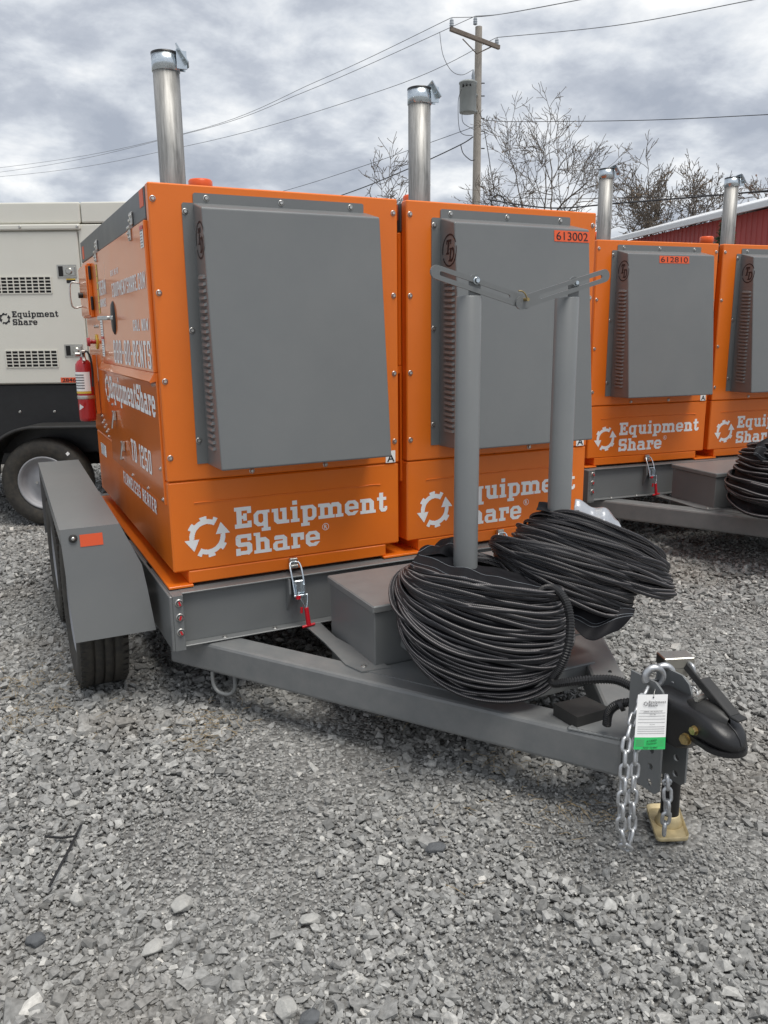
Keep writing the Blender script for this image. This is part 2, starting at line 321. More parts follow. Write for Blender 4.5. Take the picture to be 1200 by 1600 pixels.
GL = {
 'E': (.78, [Rr(0, 0, .76, .19), Rr(0, .81, .76, 1), Rr(.09, 0, .32, 1), Rr(.2, .42, .5, .59), Rr(.40, .34, .54, .67), Rr(.58, .68, .76, 1), Rr(.58, 0, .76, .32)]),
 'q': (.76, O_(0, 0, .64, xh) + [Rr(.44, -.26, .65, xh), Rr(.50, xh - .14, .74, xh), Rr(.34, -.26, .75, -.1)]),
 'u': (.80, [Rr(0, xh - .16, .3, xh), ('+', [(.09, .15), (.23, 0), (.52, 0), (.60, .08), (.60, .19), (.36, .19), (.30, .25), (.30, xh), (.09, xh)]), Rr(.48, 0, .69, xh), Rr(.38, xh - .16, .69, xh), Rr(.48, 0, .79, .16)]),
 'i': (.41, [Rr(.1, 0, .31, xh), Rr(0, xh - .16, .31, xh), Rr(0, 0, .41, .16), Rr(.09, .84, .31, 1.03)]),
 'p': (.77, O_(.11, 0, .76, xh) + [Rr(.1, -.26, .31, xh), Rr(0, xh - .16, .3, xh), Rr(0, -.26, .41, -.1)]),
 'm': (1.24, stem_n + arch(0) + arch(.44)),
 'n': (.80, stem_n + arch(0)),
 'h': (.80, [Rr(0, .85, .3, 1.0), Rr(.09, 0, .3, 1.0), Rr(0, 0, .38, .16)] + arch(0)),
 'e': (.70, O_(0, 0, .68, xh) + [Rr(.1, .29, .66, .44), Cu(.44, .2, .75, .29)]),
 't': (.52, [('+', [(.11, .14), (.24, 0), (.42, 0), (.52, .09), (.52, .26), (.38, .26), (.38, .17), (.32, .17), (.32, .98), (.11, .98)]), Rr(0, xh - .16, .48, xh)]),
 'S': (.74, [('+', [(.13, .81), (.0, .86), (.0, .52), (.12, .41), (.48, .41), (.50, .36), (.50, .22), (.46, .19), (.2, .19), (.2, .34), (0, .34), (0, 0), (.2, 0), (.2, .02), (.60, 0), (.73, .13), (.73, .48), (.60, .60), (.25, .60), (.23, .64), (.23, .78), (.27, .81), (.52, .81), (.52, .67), (.70, .67), (.70, 1), (.52, 1), (.12, 1), (0, .88)])]),
 'a': (.78, [('+', octa(0, 0, .58, .46, .12)), ('-', octa(.2, .14, .47, .33, .03)), Rr(.45, 0, .66, .58), ('+', [(.08, xh - .18), (.08, xh - .04), (.12, xh), (.52, xh), (.66, xh - .14), (.66, xh - .3), (.45, xh - .3), (.45, xh - .2), (.08, xh - .2)]), Rr(.45, 0, .78, .16)]),
 'r': (.62, [Rr(0, xh - .16, .3, xh), Rr(.09, 0, .3, xh), Rr(0, 0, .42, .16), Rr(.28, xh - .2, .6, xh), Rr(.44, xh - .36, .62, xh)]),
}
def runs(mask, x0, y0, c):   # boolean raster -> quads
    vs_, fs = [], []
    for j in range(mask.shape[0]):
        r = np.concatenate([[0], mask[j].astype(np.int8), [0]]); d = np.diff(r)
        for a, b in zip(np.where(d == 1)[0], np.where(d == -1)[0]):
            o = len(vs_); vs_ += [(x0 + a * c, y0 + j * c), (x0 + b * c, y0 + j * c), (x0 + b * c, y0 + (j + 1) * c), (x0 + a * c, y0 + (j + 1) * c)]; fs.append((o, o + 1, o + 2, o + 3))
    return vs_, fs
_gc = {}
def glyph(ch):
    if ch not in _gc:
        wd, ops = GL[ch]; c = 1 / 44; nx = int((wd + .06) / c) + 2; ny = int(1.36 / c) + 2
        X, Y = np.meshgrid((np.arange(nx) + .5) * c - .02, (np.arange(ny) + .5) * c - .28); k = np.zeros(X.shape, bool)
        for sgn, p in ops:
            i = inpoly(X, Y, p); k = (k | i) if sgn == '+' else (k & ~i)
        _gc[ch] = (wd, runs(k, -.02, -.28, c))
    return _gc[ch]
def flat(mb, vf, o, ex, ey):
    o, ex, ey = Vector(o), Vector(ex), Vector(ey); vs_, fs = vf; mb.add([o + ex * a + ey * b for a, b in vs_], fs)
def slab(mb, text, o, ex, ey, h, width=None, gap=.07):   # o: left end of baseline
    W_ = sum(GL[c][0] for c in text) + gap * (len(text) - 1); sx = (width / W_) if width else h; x = 0; ex, ey = Vector(ex), Vector(ey)
    for c in text:
        wd, vf = glyph(c); flat(mb, vf, Vector(o) + ex * x * sx, ex * sx, ey * h); x += wd + gap
def gear_vf():
    c = 2.3 / 110; X, Y = np.meshgrid((np.arange(110) + .5) * c - 1.15, (np.arange(110) + .5) * c - 1.15); r = np.hypot(X, Y); th = np.degrees(np.arctan2(Y, X)) % 360
    k = (r > .62) & (r < .86)
    for a in (100, 145, 60, 280, 325, 240): k |= (r > .7) & (r < 1.0) & (np.abs((th - a + 180) % 360 - 180) < 10.5)
    for a0, a1 in ((186, 238), (6, 58)): k &= ~((th > a0) & (th < a1))
    for p in ([(-1.1, -.08), (-.40, -.08), (-.66, -.66)], [(1.1, .08), (.40, .08), (.66, .66)]): k |= inpoly(X, Y, p)
    return runs(k, -1.15, -1.15, c)
GEAR = gear_vf()
def td_vf():
    c = 2.1 / 90; X, Y = np.meshgrid((np.arange(90) + .5) * c - 1.05, (np.arange(90) + .5) * c - 1.05); r = np.hypot(X, Y); th = np.degrees(np.arctan2(Y, X)) % 360
    k = (r > .90) & (r < 1.0) & ~((np.abs((th - 20 + 180) % 360 - 180) < 7) | (np.abs((th - 200 + 180) % 360 - 180) < 7))
    S_ = X - .18 * Y
    def rr(a, b, c_, d): return (S_ > a) & (S_ < c_) & (Y > b) & (Y < d)
    k |= rr(-.52, .52, .12, .66) | rr(-.52, .38, -.42, .6) | rr(.02, .38, .12, .6) | rr(-.32, -.22, -.10, .6) | rr(-.42, -.24, 0, -.14)
    k |= rr(.10, -.66, .28, .12) | rr(0, .04, .4, .14) | rr(0, -.68, .4, -.58) | ((np.abs(np.hypot((S_ - .34) * 1.25, Y + .27) - .36) < .085) & (S_ > .34))
    return runs(k, -1.05, -1.05, c)
TDV = td_vf()
def sans(mb, text, o, ex, ey, width, h, bold=.012):   # built-in font, fitted to a box width x h
    cu = bpy.data.curves.new('t', 'FONT'); cu.body = text; cu.offset = bold; ob = bpy.data.objects.new('t', cu); col.objects.link(ob)
    dg = bpy.context.evaluated_depsgraph_get(); dg.update(); me = bpy.data.meshes.new_from_object(ob.evaluated_get(dg))
    co = np.zeros(len(me.vertices) * 3); me.vertices.foreach_get('co', co); co = co.reshape(-1, 3)
    mn, mxx = co.min(0), co.max(0); S_ = mxx - mn
    o, ex, ey = Vector(o), Vector(ex), Vector(ey)
    mb.add([o + ex * ((p[0] - mn[0]) / S_[0] * width) + ey * ((p[1] - mn[1]) / S_[1] * h) for p in co], [tuple(p.vertices) for p in me.polygons])
    bpy.data.objects.remove(ob); bpy.data.curves.remove(cu); bpy.data.meshes.remove(me)
_t, _w = .17, .50
def _bl(*r): return [Rr(*q) if isinstance(q, tuple) else ('+', q) for q in r]
_st, _rt = (0, 0, _t, 1), (_w - _t, 0, _w, 1)
_top, _bot, _mid = (.05, .885, _w - .05, 1), (.05, 0, _w - .05, .115), (.05, .445, _w - .05, .56)
_ring = [(0, .08, _t, .92), (_w - _t, .08, _w, .92), _top, _bot]
_P = [_st, (0, .86, _w - .06, 1), (0, .42, _w - .06, .55), (_w - _t, .48, _w, .94)]
BLK = {'A': (_w, _bl((0, 0, _t, .92), (_w - _t, 0, _w, .92), _top, (0, .30, _w, .44))), 'C': (_w, _bl((0, .08, _t, .92), _top, _bot, (_w - _t, .66, _w, .92), (_w - _t, .08, _w, .34))),
 'D': (_w, _bl(_st, (0, .885, .34, 1), (0, 0, .34, .115), (_w - _t, .14, _w, .86), [(.30, 1), (.36, 1), (_w, .86), (_w - _t, .80)], [(.30, 0), (.36, 0), (_w, .14), (_w - _t, .2)])), 'E': (.42, _bl(_st, (0, .86, .42, 1), (0, .43, .36, .57), (0, 0, .42, .14))), 'F': (.40, _bl(_st, (0, .86, .40, 1), (0, .43, .34, .57))),
 'H': (_w, _bl(_st, _rt, (0, .43, _w, .57))), 'I': (_t, _bl(_st)), 'L': (.38, _bl(_st, (0, 0, .38, .14))), 'M': (.62, _bl(_st, (.62 - _t, 0, .62, 1), [(.02, 1), (.17, 1), (.37, .34), (.25, .34)], [(.60, 1), (.45, 1), (.25, .34), (.37, .34)])),
 'N': (.50, _bl(_st, (.35, 0, .50, 1), [(0, 1), (.15, 1), (.50, 0), (.35, 0)])), 'O': (_w, _bl(*_ring)), '0': (_w, _bl(*_ring)), '8': (_w, _bl(*_ring, _mid)), 'P': (_w, _bl(*_P)), 'R': (_w, _bl(*_P, [(.15, .48), (.30, .48), (_w, 0), (_w - .16, 0)])),
 'Q': (_w, _bl(*_ring, [(.24, .22), (.34, .28), (.50, -.06), (.38, -.08)])), 'S': (_w, _bl(_top, _mid, _bot, (0, .50, _t, .92), (_w - _t, .08, _w, .50), (_w - _t, .72, _w, .92), (0, .08, _t, .28))), 'T': (.44, _bl((.135, 0, .305, 1), (0, .86, .44, 1))),
 'U': (_w, _bl((0, .08, _t, 1), (_w - _t, .08, _w, 1), _bot)), 'W': (.66, _bl([(0, 1), (.15, 1), (.26, 0), (.12, 0)], [(.66, 1), (.51, 1), (.40, 0), (.54, 0)], [(.12, 0), (.26, 0), (.40, .8), (.27, .8)], [(.54, 0), (.40, 0), (.26, .8), (.39, .8)])),
 'Y': (.48, _bl((.165, 0, .315, .5), [(0, 1), (.15, 1), (.31, .42), (.17, .42)], [(.48, 1), (.33, 1), (.17, .42), (.31, .42)])), '1': (.26, _bl((.11, 0, .26, 1), [(0, .82), (0, .72), (.14, .80), (.14, 1), (.10, 1)])),
 '2': (_w, _bl(_top, _mid, (0, 0, _w, .14), (_w - _t, .50, _w, .92), (0, .05, _t, .50), (0, .70, _t, .92))), '5': (_w, _bl((0, .86, _w, 1), (0, .45, _t, .95), (0, .45, _w - .05, .58), (_w - _t, .08, _w, .52), _bot, (0, .08, _t, .26))), '-': (.30, _bl((0, .42, .30, .56))), '.': (.15, _bl((0, 0, .15, .15))), ' ': (.24, [])}
_bc = {}
def block(mb, text, o, ex, ey, width, h, gap=.16):      # condensed block capitals
    W_ = sum(BLK[c][0] for c in text) + gap * (len(text) - 1); sx = width / W_; x = 0; ex, ey = Vector(ex), Vector(ey)
    for c in text:
        wd, ops = BLK[c]
        if c not in _bc:
            q = 1 / 40; nx = int(wd / q) + 2; X, Y = np.meshgrid((np.arange(nx) + .5) * q, (np.arange(46) + .5) * q - .1); k = np.zeros(X.shape, bool)
            for _, p in ops: k |= inpoly(X, Y, p)
            _bc[c] = runs(k, 0, -.1, q)
        flat(mb, _bc[c], Vector(o) + ex * x * sx, ex * sx, ey * h); x += wd + gap
def logo(mb, o, ex, ey, h, reg=True, gear=None):      # gear, two lines of slab lettering; o = baseline left of the first word
    o, ex, ey = Vector(o), Vector(ex), Vector(ey)
    flat(gear or mb, GEAR, o - ex * 1.29 * h - ey * .22 * h, ex * h * .96, ey * h * .96)
    slab(mb, 'Equipment', o, ex, ey, h, width=7.85 * h); slab(mb, 'Share', o - ey * 1.30 * h, ex, ey, h, width=4.2 * h)
    if reg:
        c0 = o + ex * 4.5 * h - ey * .42 * h
        n = 24; V = []
        for q in range(n): a = 2 * PI * q / n; V += [c0 + (ex * math.cos(a) + ey * math.sin(a)) * .15 * h, c0 + (ex * math.cos(a) + ey * math.sin(a)) * .175 * h]
        mb.add(V, [(2 * q, 2 * q + 1, (2 * q + 3) % (2 * n), (2 * q + 2) % (2 * n)) for q in range(n)])
        sans(mb, 'R', c0 - ex * .07 * h - ey * .1 * h, ex, ey, .14 * h, .2 * h)

# shared small hardware, axis along -Y (pointing at the viewer side of a front panel)
def bolt_mesh(r=0.011):
    b = MB(); b.lathe([(r * 1.05, 0), (r * 1.05, .0016), (r * .8, .0022)], (0, 0, 0), (0, -1, 0), 16)
    b.cyl((0, -.002, 0), (0, -.0065, 0), r * .62, r * .56, 6, smooth=False); return b.mesh('bolt', 'bolt')
BOLT = bolt_mesh(); BOLT_S = bolt_mesh(0.009)
ROT_L = (0, 0, -PI / 2)     # the same bolt on a face that looks along -X

# ------------------------------------------------------------------ ground
g = MB(); N = 60
g.add([(-900, -900, 0), (900, -900, 0), (900, 900, 0), (-900, 900, 0)], [(0, 1, 2, 3)])
gr = part('ground', g, 'fines'); tag(gr, 'grey crushed stone yard floor of fines between the stones', 'ground', kind='structure')
def make_gravel():
    nvar = 28; VV, FF = [], []
    while len(VV) < nvar:
        bm = bmesh.new()
        cn = np.array([[x, y, z] for x in (-1, 1) for y in (-1, 1) for z in (-1, 1)], float) * .68; ex_ = rng.normal(size=(2, 3)); ex_ /= np.linalg.norm(ex_, axis=1)[:, None]
        p = np.concatenate([cn + rng.uniform(-.42, .42, (8, 3)), ex_ * 1.12]) * rng.uniform(.65, 1.3, 3) * np.array([1.08, .84, .56])
        for q in p: bm.verts.new(q)
        r = bmesh.ops.convex_hull(bm, input=bm.verts[:])
        bmesh.ops.triangulate(bm, faces=bm.faces[:]); bm.verts.index_update()
        if len(bm.verts) == 10 and len(bm.faces) == 16 and all(len(v.link_faces) for v in bm.verts):
            bmesh.ops.recalc_face_normals(bm, faces=bm.faces[:])
            VV.append([list(v.co) for v in bm.verts]); FF.append([[v.index for v in f.verts] for f in bm.faces])
        bm.free()
    VV, FF = np.array(VV), np.array(FF)
    fw = np.array([.4427, .8967]); rt = np.array([.8967, -.4427])
    bands = [  # depth range, stones per m2, size (median half-length), spread
        (1.0, 2.6, 10500, .0060, .42), (1.0, 2.6, 380, .0118, .36), (2.6, 4.4, 5000, .0078, .40), (2.6, 4.4, 330, .0145, .32),
        (4.4, 7.5, 1500, .0118, .36), (7.5, 13.0, 290, .020, .33)]
    P_, S_ = [], []
    for d0, d1, dens, sz, sp in bands:
        w0 = 1.15 if d1 < 3 else 1.0
        n = int(dens * (d1 - d0) * (0.56 * (d0 + d1) + 1.0))
        d = rng.uniform(d0, d1, n); hw = 0.56 * d + 0.5; s_ = rng.uniform(-1, 1, n) * hw
        P_.append(d[:, None] * fw + s_[:, None] * rt); S_.append(sz * np.exp(rng.normal(0, sp, n)))
    P_ = np.concatenate(P_); S_ = np.clip(np.concatenate(S_), .0035, .036)
    pt = np.sin(P_[:, 0] * 2.1 + .7 + 1.3 * np.sin(P_[:, 1] * 1.7)) * np.sin(P_[:, 1] * 2.6 + 1.1 + np.sin(P_[:, 0] * 3.3)) + .35 * np.sin(P_[:, 0] * 7.3 + P_[:, 1] * 5.1)
    S_ = S_ * np.where(pt > .45, .62, 1.0)                              # patches trodden down to finer stone
    keep = np.hypot(P_[:, 0] - 1.803, P_[:, 1] - 1.645) > .115          # nothing lies on the jack's foot plate
    P_, S_ = P_[keep], S_[keep]; n = len(P_)
    var = rng.integers(0, nvar, n); a = rng.uniform(0, 2 * PI, n); tx = rng.normal(0, .35, n); ty = rng.normal(0, .35, n)
    ca, sa = np.cos(a), np.sin(a); cx, sx = np.cos(tx), np.sin(tx); cy, sy = np.cos(ty), np.sin(ty); z = np.zeros(n); o1 = np.ones(n)
    Rz = np.stack([np.stack([ca, -sa, z], 1), np.stack([sa, ca, z], 1), np.stack([z, z, o1], 1)], 1)
    Rx = np.stack([np.stack([o1, z, z], 1), np.stack([z, cx, -sx], 1), np.stack([z, sx, cx], 1)], 1)
    Ry = np.stack([np.stack([cy, z, sy], 1), np.stack([z, o1, z], 1), np.stack([-sy, z, cy], 1)], 1)
    V = np.einsum('nij,nkj->nki', Rz @ Rx @ Ry, VV[var]) * S_[:, None, None]
    und = 0.006 * np.sin(P_[:, 0] * 3.1 + 1) * np.cos(P_[:, 1] * 2.3) + rng.uniform(0, .006, n)
    V += np.concatenate([P_, (S_ * rng.uniform(.15, .55, n) + und)[:, None]], 1)[:, None, :]
    Fc = FF[var] + (np.arange(n) * 10)[:, None, None]
    tone = np.clip(rng.normal(.46, .19, n), 0, .88); pale = rng.random(n) < .03; tone[pale] = rng.uniform(.8, 1.0, pale.sum())
    me = bpy.data.meshes.new('gravel'); nv, nf = n * 10, n * 16
    me.vertices.add(nv); me.loops.add(nf * 3); me.polygons.add(nf)
    me.vertices.foreach_set('co', V.reshape(-1).astype(np.float32)); me.loops.foreach_set('vertex_index', Fc.reshape(-1).astype(np.int32))
    me.polygons.foreach_set('loop_start', np.arange(0, nf * 3, 3, dtype=np.int32))
    at = me.attributes.new('tone', 'FLOAT', 'POINT'); at.data.foreach_set('value', np.repeat(tone, 10).astype(np.float32))
    me.polygons.foreach_set('use_smooth', np.zeros(nf, bool)); me.update(calc_edges=True); me.materials.append(M['gravel'])
    o = link('gravel', me); tag(o, 'loose grey angular gravel covering the yard', 'gravel', kind='stuff'); print('gravel stones', n)
make_gravel()
def rock(seed, sx, sy, sz):
    r = random.Random(seed); bm = bmesh.new()
    for _ in range(22):
        v = Vector((r.gauss(0, 1), r.gauss(0, 1), r.gauss(0, 1))).normalized() * r.uniform(.88, 1.05); bm.verts.new((v.x * sx, v.y * sy, v.z * sz))
    bmesh.ops.convex_hull(bm, input=bm.verts[:]); bmesh.ops.delete(bm, geom=[v for v in bm.verts if not v.link_faces], context='VERTS')
    bmesh.ops.bevel(bm, geom=bm.edges[:], offset=min(sx, sz) * .08, segments=1, affect='EDGES'); bm.verts.index_update()
    b = MB(); b.add([v.co for v in bm.verts], [[v.index for v in f.verts] for f in bm.faces]); bm.free(); return b
for i, (u, v, sx, sy, sz, ma, rz, lab) in enumerate([
    (285, 1413, .034, .036, .016, 'stone', .2, 'round pale tan stone lying right of the black plastic strips'),
    (238, 1480, .036, .026, .016, 'stone', .4, 'wedge-shaped pale stone below the round tan stone in the gravel'),
    (680, 1324, .038, .024, .017, 'stoned', -.3, 'dark slate flat stone alone in front of the tongue beam'),
    (447, 1576, .032, .03, .026, 'stone', .8, 'chunky grey stone nearest the bottom edge of the photo'),
    (122, 1406, .022, .03, .022, 'stone', .5, 'angular grey stone just below the end of the black plastic strip'),
    (55, 1470, .026, .03, .022, 'stoned', .9, 'grey wedge stone left of the pale stones near the left edge'),
    (485, 1436, .034, .022, .013, 'stone', -.5, 'flat pale stone in the middle of the bare foreground gravel'),
    (115, 1300 - 45, .03, .02, .016, 'stone', .1, 'small pale stone above the black plastic strips'),
    (485, 1590, .03, .022, .016, 'stoned', .1, 'dark flat stone at the bottom edge right of the chunky stone')]):
    p = PZ(u, v, .018); o = link('stone', rock(40 + i, sx, sy, sz).mesh('stone', ma), None, p, (0, 0, rz)); tag(o, lab, 'stone', 'bigger stones in the gravel')
for pts, lab in ((((70, 1307), (96, 1309), (121, 1306)), 'short black plastic strip lying level on the gravel'), (((127, 1289), (104, 1335), (77, 1385)), 'long black plastic strip lying aslant on the gravel')):
    q = [PZ(u, v, .034) for u, v in pts]; b = MB()
    for a, c in zip(q, q[1:]):
        d = (c - a).normalized(); s_ = Vector((-d.y, d.x, 0)) * .0035; t_ = Vector((0, 0, .002))
        b.hexa([a - s_ - t_, c - s_ - t_, c + s_ - t_, a + s_ - t_, a - s_ + t_, c - s_ + t_, c + s_ + t_, a + s_ + t_])
    tag(part('plastic_strip', b, 'plastic'), lab, 'strip')
# a few dry stalks and leaves caught between the stones
def straw(name, spots, lab):
    b = MB()
    for (u, v, n, sp) in spots:
        c = PZ(u, v, .02)
        for _ in range(n):
            p = c + Vector((random.gauss(0, sp), random.gauss(0, sp), random.uniform(0, .012))); a = random.uniform(0, 2 * PI); L = random.uniform(.02, .07)
            q = p + Vector((math.cos(a) * L, math.sin(a) * L, random.uniform(0, .02))); mid = (p + q) / 2 + Vector((random.gauss(0, .008), random.gauss(0, .008), .006))
            b.tube([p, mid, q], .0009, 3)
    tag(part(name, b, 'grass'), lab, 'grass', kind='stuff')
straw('dry_grass', [(40, 1080, 110, .16), (20, 1130, 60, .12), (345, 1125, 50, .07), (300, 1160, 30, .06), (925, 1270, 40, .08), (780, 1200, 26, .1), (700, 1250, 18, .25), (600, 1110, 14, .08)], 'dry straw scraps scattered between the stones')

# ------------------------------------------------------------------ heaters
HW, HD = 1.035, 2.13
def side_lettering(root, door, lower):
    ex, ey = Vector((0, -1, 0)), Vector((0, 0, 1))
    def txt(s, y0, y1, z0, z1, x, par):
        tot = sum(BLK[c][0] for c in s) + .16 * (len(s) - 1); xo = 0
        for wd_ in s.split(' '):
            ww = sum(BLK[c][0] for c in wd_) + .16 * (len(wd_) - 1); b = MB(); block(b, wd_, (x, y0 - (y0 - y1) * xo / tot, z0), ex, ey, (y0 - y1) * ww / tot, z1 - z0); part('lettering', b, 'white', par); xo += ww + .24 + .32
    xd = -.0155
    txt('RENT ME AT', .95, .71, 1.824, 1.849, xd, door); txt('EQUIPMENTSHARE.COM', .94, .085, 1.727, 1.790, xd, door)
    txt('THERM', 1.43, 1.14, 1.752, 1.825, xd, door); txt('DYNAMICS', 1.43, 1.17, 1.694, 1.734, xd, door)
    txt('CALL NOW', .43, .085, 1.567, 1.613, xd, door); txt('888-80-RENTS', 1.04, .075, 1.418, 1.527, xd, door)
    b = MB(); slab(b, 'EquipmentShare', (-.0085, 1.335, 1.225), ex, ey, .115, width=1.24); part('lettering', b, 'white', lower); b = MB(); flat(b, GEAR, (-.0085, 1.43, 1.27), ex * .085, ey * .075); part('logo', b, 'white', lower)
    txt('TD 1250', .777, .275, .964, 1.067, -.0085, lower); txt('FLAMELESS HEATER', 1.14, .26, .794, .858, -.0035, root)

def make_heater(first, label, loc, rz, number=None):
    global OFF
    root = thing('flameless_heater', loc, label, 'heater', 'orange heaters on the trailers', rz); OFF = (HW / 2, HD / 2, .535)
    W = HW
    b = MB().box(0, W, 0, HD, .600, .9735, .006); low = part('lower_body', b, 'orange', root)
    b = MB()
    for x0, x1 in ((.10, .50), (.50, .94)):       # ragged weld bead across the front
        pts = [(x0 + (x1 - x0) * k / 16, -.001, .882 + random.gauss(0, .0012)) for k in range(17)]
        b.tube(pts, [.0022 + random.random() * .0018 for _ in pts], 6)
    part('weld_bead', b, 'orange', low)
    part('front_panel', MB().box(0, W, -.003, .045, .9765, 2.1, .005), 'orange', root)
    part('shell', MB().box(.006, W - .006, .045, HD - .005, .9735, 1.976), 'orange', root)
    # grey roof with folded sides
    b = MB().box(-.003, W + .003, .047, HD, 1.976, 2.094, .004); roof = part('roof', b, 'slate', root)
    b = MB()
    for y in (.068, 1.98): b.box(-.0045, -.0032, y, y + .075, 2.025 if y < 1 else 1.99, 2.088 if y < 1 else 2.06)
    part('sticker', b, 'decal_or', roof)
    # left side: door, lower panel, rear panel
    door = part('side_door', MB().box(-.014, .004, .050, 1.46, 1.404, 1.972, .004), 'orange_side', root)
    b = MB().prism([(-.013, 1.404), (-.032, 1.372), (-.030, 1.366), (-.004, 1.372), (.004, 1.404)], (0, .052, 0), (1, 0, 0), (0, 0, 1), (0, 1.50, 0)); part('drip_lip', b, 'orange_side', door)
    lower = part('side_panel', MB().box(-.007, .004, .050, 1.46, .875, 1.402, .003), 'orange_side', root)
    part('rear_side_panel', MB().box(-.005, .004, 1.466, HD - .01, .98, 1.972, .003), 'orange_side', root)
    part('right_side_panel', MB().box(W - .004, W + .008, .05, HD - .02, .98, 1.95, .004), 'orange', root)
    for y in (.33, 1.40):
        h = part('hinge', MB().box(-.021, -.014, y - .022, y + .022, 1.925, 1.968, .002).box(-.012, -.004, y - .022, y + .022, 1.985, 2.035, .002).cyl((-.017, y - .03, 1.976), (-.017, y + .03, 1.976), .008, n=12), 'bolt', root)
        for dy, z in ((-.01, 1.935), (.012, 1.952), (-.01, 2.02), (.012, 2.004)): inst('bolt', BOLT_S, h, (-.021 if z < 1.97 else -.012, y + dy, z), ROT_L)
    # skid with fork pockets
    b = MB().box(.060, W - .068, .001, .07, .546, .5995, .004).box(.060, W - .068, HD - .07, HD - .002, .546, .5995)
    for s in (0, 1):
        x0, x1 = ((-.026, .075), (W - .085, W + .022))[s]; b.box(x0, x1, -.012, HD, .535, .5455, .002); b.box(*(((.064, .074), (W - .084, W - .074))[s]), .07, HD - .07, .5455, .5995)
    part('skid', b, 'orange', root)
    # intake hood
    hb = MB(); x0, x1 = .165, .892; yt, yb = -.125, -.215
    A = [(x0, -.004, 1.036), (x1, -.004, 1.036), (x1, yb, 1.040), (x0, yb, 1.040), (x0, -.004, 2.035), (x1, -.004, 2.035), (x1, yt, 2.004), (x0, yt, 2.004)]
    bm = bmesh.new(); vs_ = [bm.verts.new(p) for p in A]
    for f in [(3, 2, 1, 0)[::-1], (4, 5, 6, 7), (0, 1, 5, 4), (1, 2, 6, 5), (2, 3, 7, 6), (3, 0, 4, 7)]: bm.faces.new([vs_[i] for i in f])
    bmesh.ops.recalc_face_normals(bm, faces=bm.faces[:]); bmesh.ops.bevel(bm, geom=[e_ for e_ in bm.edges if min(e_.verts[0].co.y, e_.verts[1].co.y) < -.05], offset=.007, segments=3, affect='EDGES', profile=.5)
    bm.verts.index_update(); hb.add([v.co for v in bm.verts], [[v.index for v in f.verts] for f in bm.faces]); bm.free()
    hood = part('intake_hood', hb, 'grey', root)
    fl = MB()
    fl.prism([(.122, 1.042), (x0 + .002, 1.042), (x0 + .002, 2.034), (.128, 2.034), (.122, 2.028)], (0, -.0032, 0), (1, 0, 0), (0, 0, 1), (0, -.004, 0))
    fl.prism([(x0 + .001, 2.032), (.874, 2.032), (.874, 2.066), (.868, 2.071), (x0 + .007, 2.071), (x0 + .001, 2.065)], (0, -.0032, 0), (1, 0, 0), (0, 0, 1), (0, -.0042, 0))
    part('flange', fl, 'grey', hood)
    # louvres on the left flank
    nL = 27; prof = [(0, -.008), (-.010, -.0105), (-.0115, -.0085), (-.008, .002), (0, .0075)]
    lv = MB(); n = len(prof); V = []
    for k in range(9):
        t = k / 8; s_ = (1 - abs(2 * t - 1) ** 6); V += [(p[0] * s_, -.048 + .096 * t, p[1] * (.55 + .45 * s_)) for p in prof]
    lv.add(V, [(k * n + i, (k + 1) * n + i, (k + 1) * n + i + 1, k * n + i + 1) for k in range(8) for i in range(n - 1)]); LM = lv.mesh('louver', 'grey')
    for k in range(nL):
        z = 1.762 - k * .0247; yy = -.087 - .012 * k / nL; inst('louver', LM, hood, (x0 - .0002, yy, z), (.06, 0, 0))
    b = MB(); flat(b, TDV, (x0 - .0012, -.087, 1.892), Vector((0, -.060, 0)), Vector((0, 0, .068))); part('emblem', b, 'decal', hood)
    for x, z in ((.216, 2.053), (.515, 2.053), (.815, 2.053)): inst('bolt', BOLT, hood, (x, -.0072, z))
    for z in (2.002, 1.565, 1.136): inst('bolt', BOLT, hood, (.133, -.0072, z))
    for z in (2.042, 1.705, 1.373, 1.073):
        for x in (.015, 1.012): inst('bolt', BOLT, root, (x + .002, -.0032, z))
    for x in (.347, .676): inst('bolt', BOLT, root, (x, -.0032, .995))
    if number:
        s, xa, xb = number
        def hp(x, z):
            t = (2.004 - z) / (2.004 - 1.040); return Vector((x, yt + (yb - yt) * t - .0016, z))
        o = hp(xa, 1.945); up = hp(xa, 1.993) - o; wd = xb - xa
        part('number_plate', MB().add([o, o + Vector((wd, 0, 0)), o + Vector((wd, 0, 0)) + up, o + up], [(0, 1, 2, 3)]), 'decal_or', hood)
        b = MB(); sans(b, s, o + Vector((.012, -.0012, 0)) + up * .14, (1, 0, 0), up.normalized(), wd - .024, up.length * .74, 0.0); part('lettering', b, 'decal', hood)
    # sticker with an A
    part('sticker', MB().add([(.968, -.0042, .978), (1.016, -.0042, .978), (1.016, -.0042, 1.032), (.968, -.0042, 1.032)], [(0, 1, 2, 3)]), 'white', root)
    b = MB(); sans(b, 'A', (.974, -.0055, .982), (1, 0, 0), (0, 0, 1), .038, .034); part('lettering', b, 'decal', root)
    b = MB(); gb = MB(); logo(b, (.263, -.0012, .756), (1, 0, 0), (0, 0, 1), .0905, gear=gb); part('lettering', b, 'white', root); part('logo', gb, 'white', root)
    # exhaust stack with rain flap
    cx, cy = .119, .098
    b = MB(); b.lathe([(.0485, 2.09), (.0485, 2.535), (.045, 2.535), (.045, 2.35)], (cx, cy, 0), (0, 0, 1), 36); st = part('exhaust_stack', b, 'steel', root)
    part('gasket', MB().lathe([(.075, 2.094), (.075, 2.099), (.05, 2.106)], (cx, cy, 0), (0, 0, 1), 28), 'plastic', st)
    b = MB().lathe([(.0487, 2.505), (.0518, 2.506), (.0518, 2.566), (.0490, 2.566), (.0487, 2.51)], (cx, cy, 0), (0, 0, 1), 36)
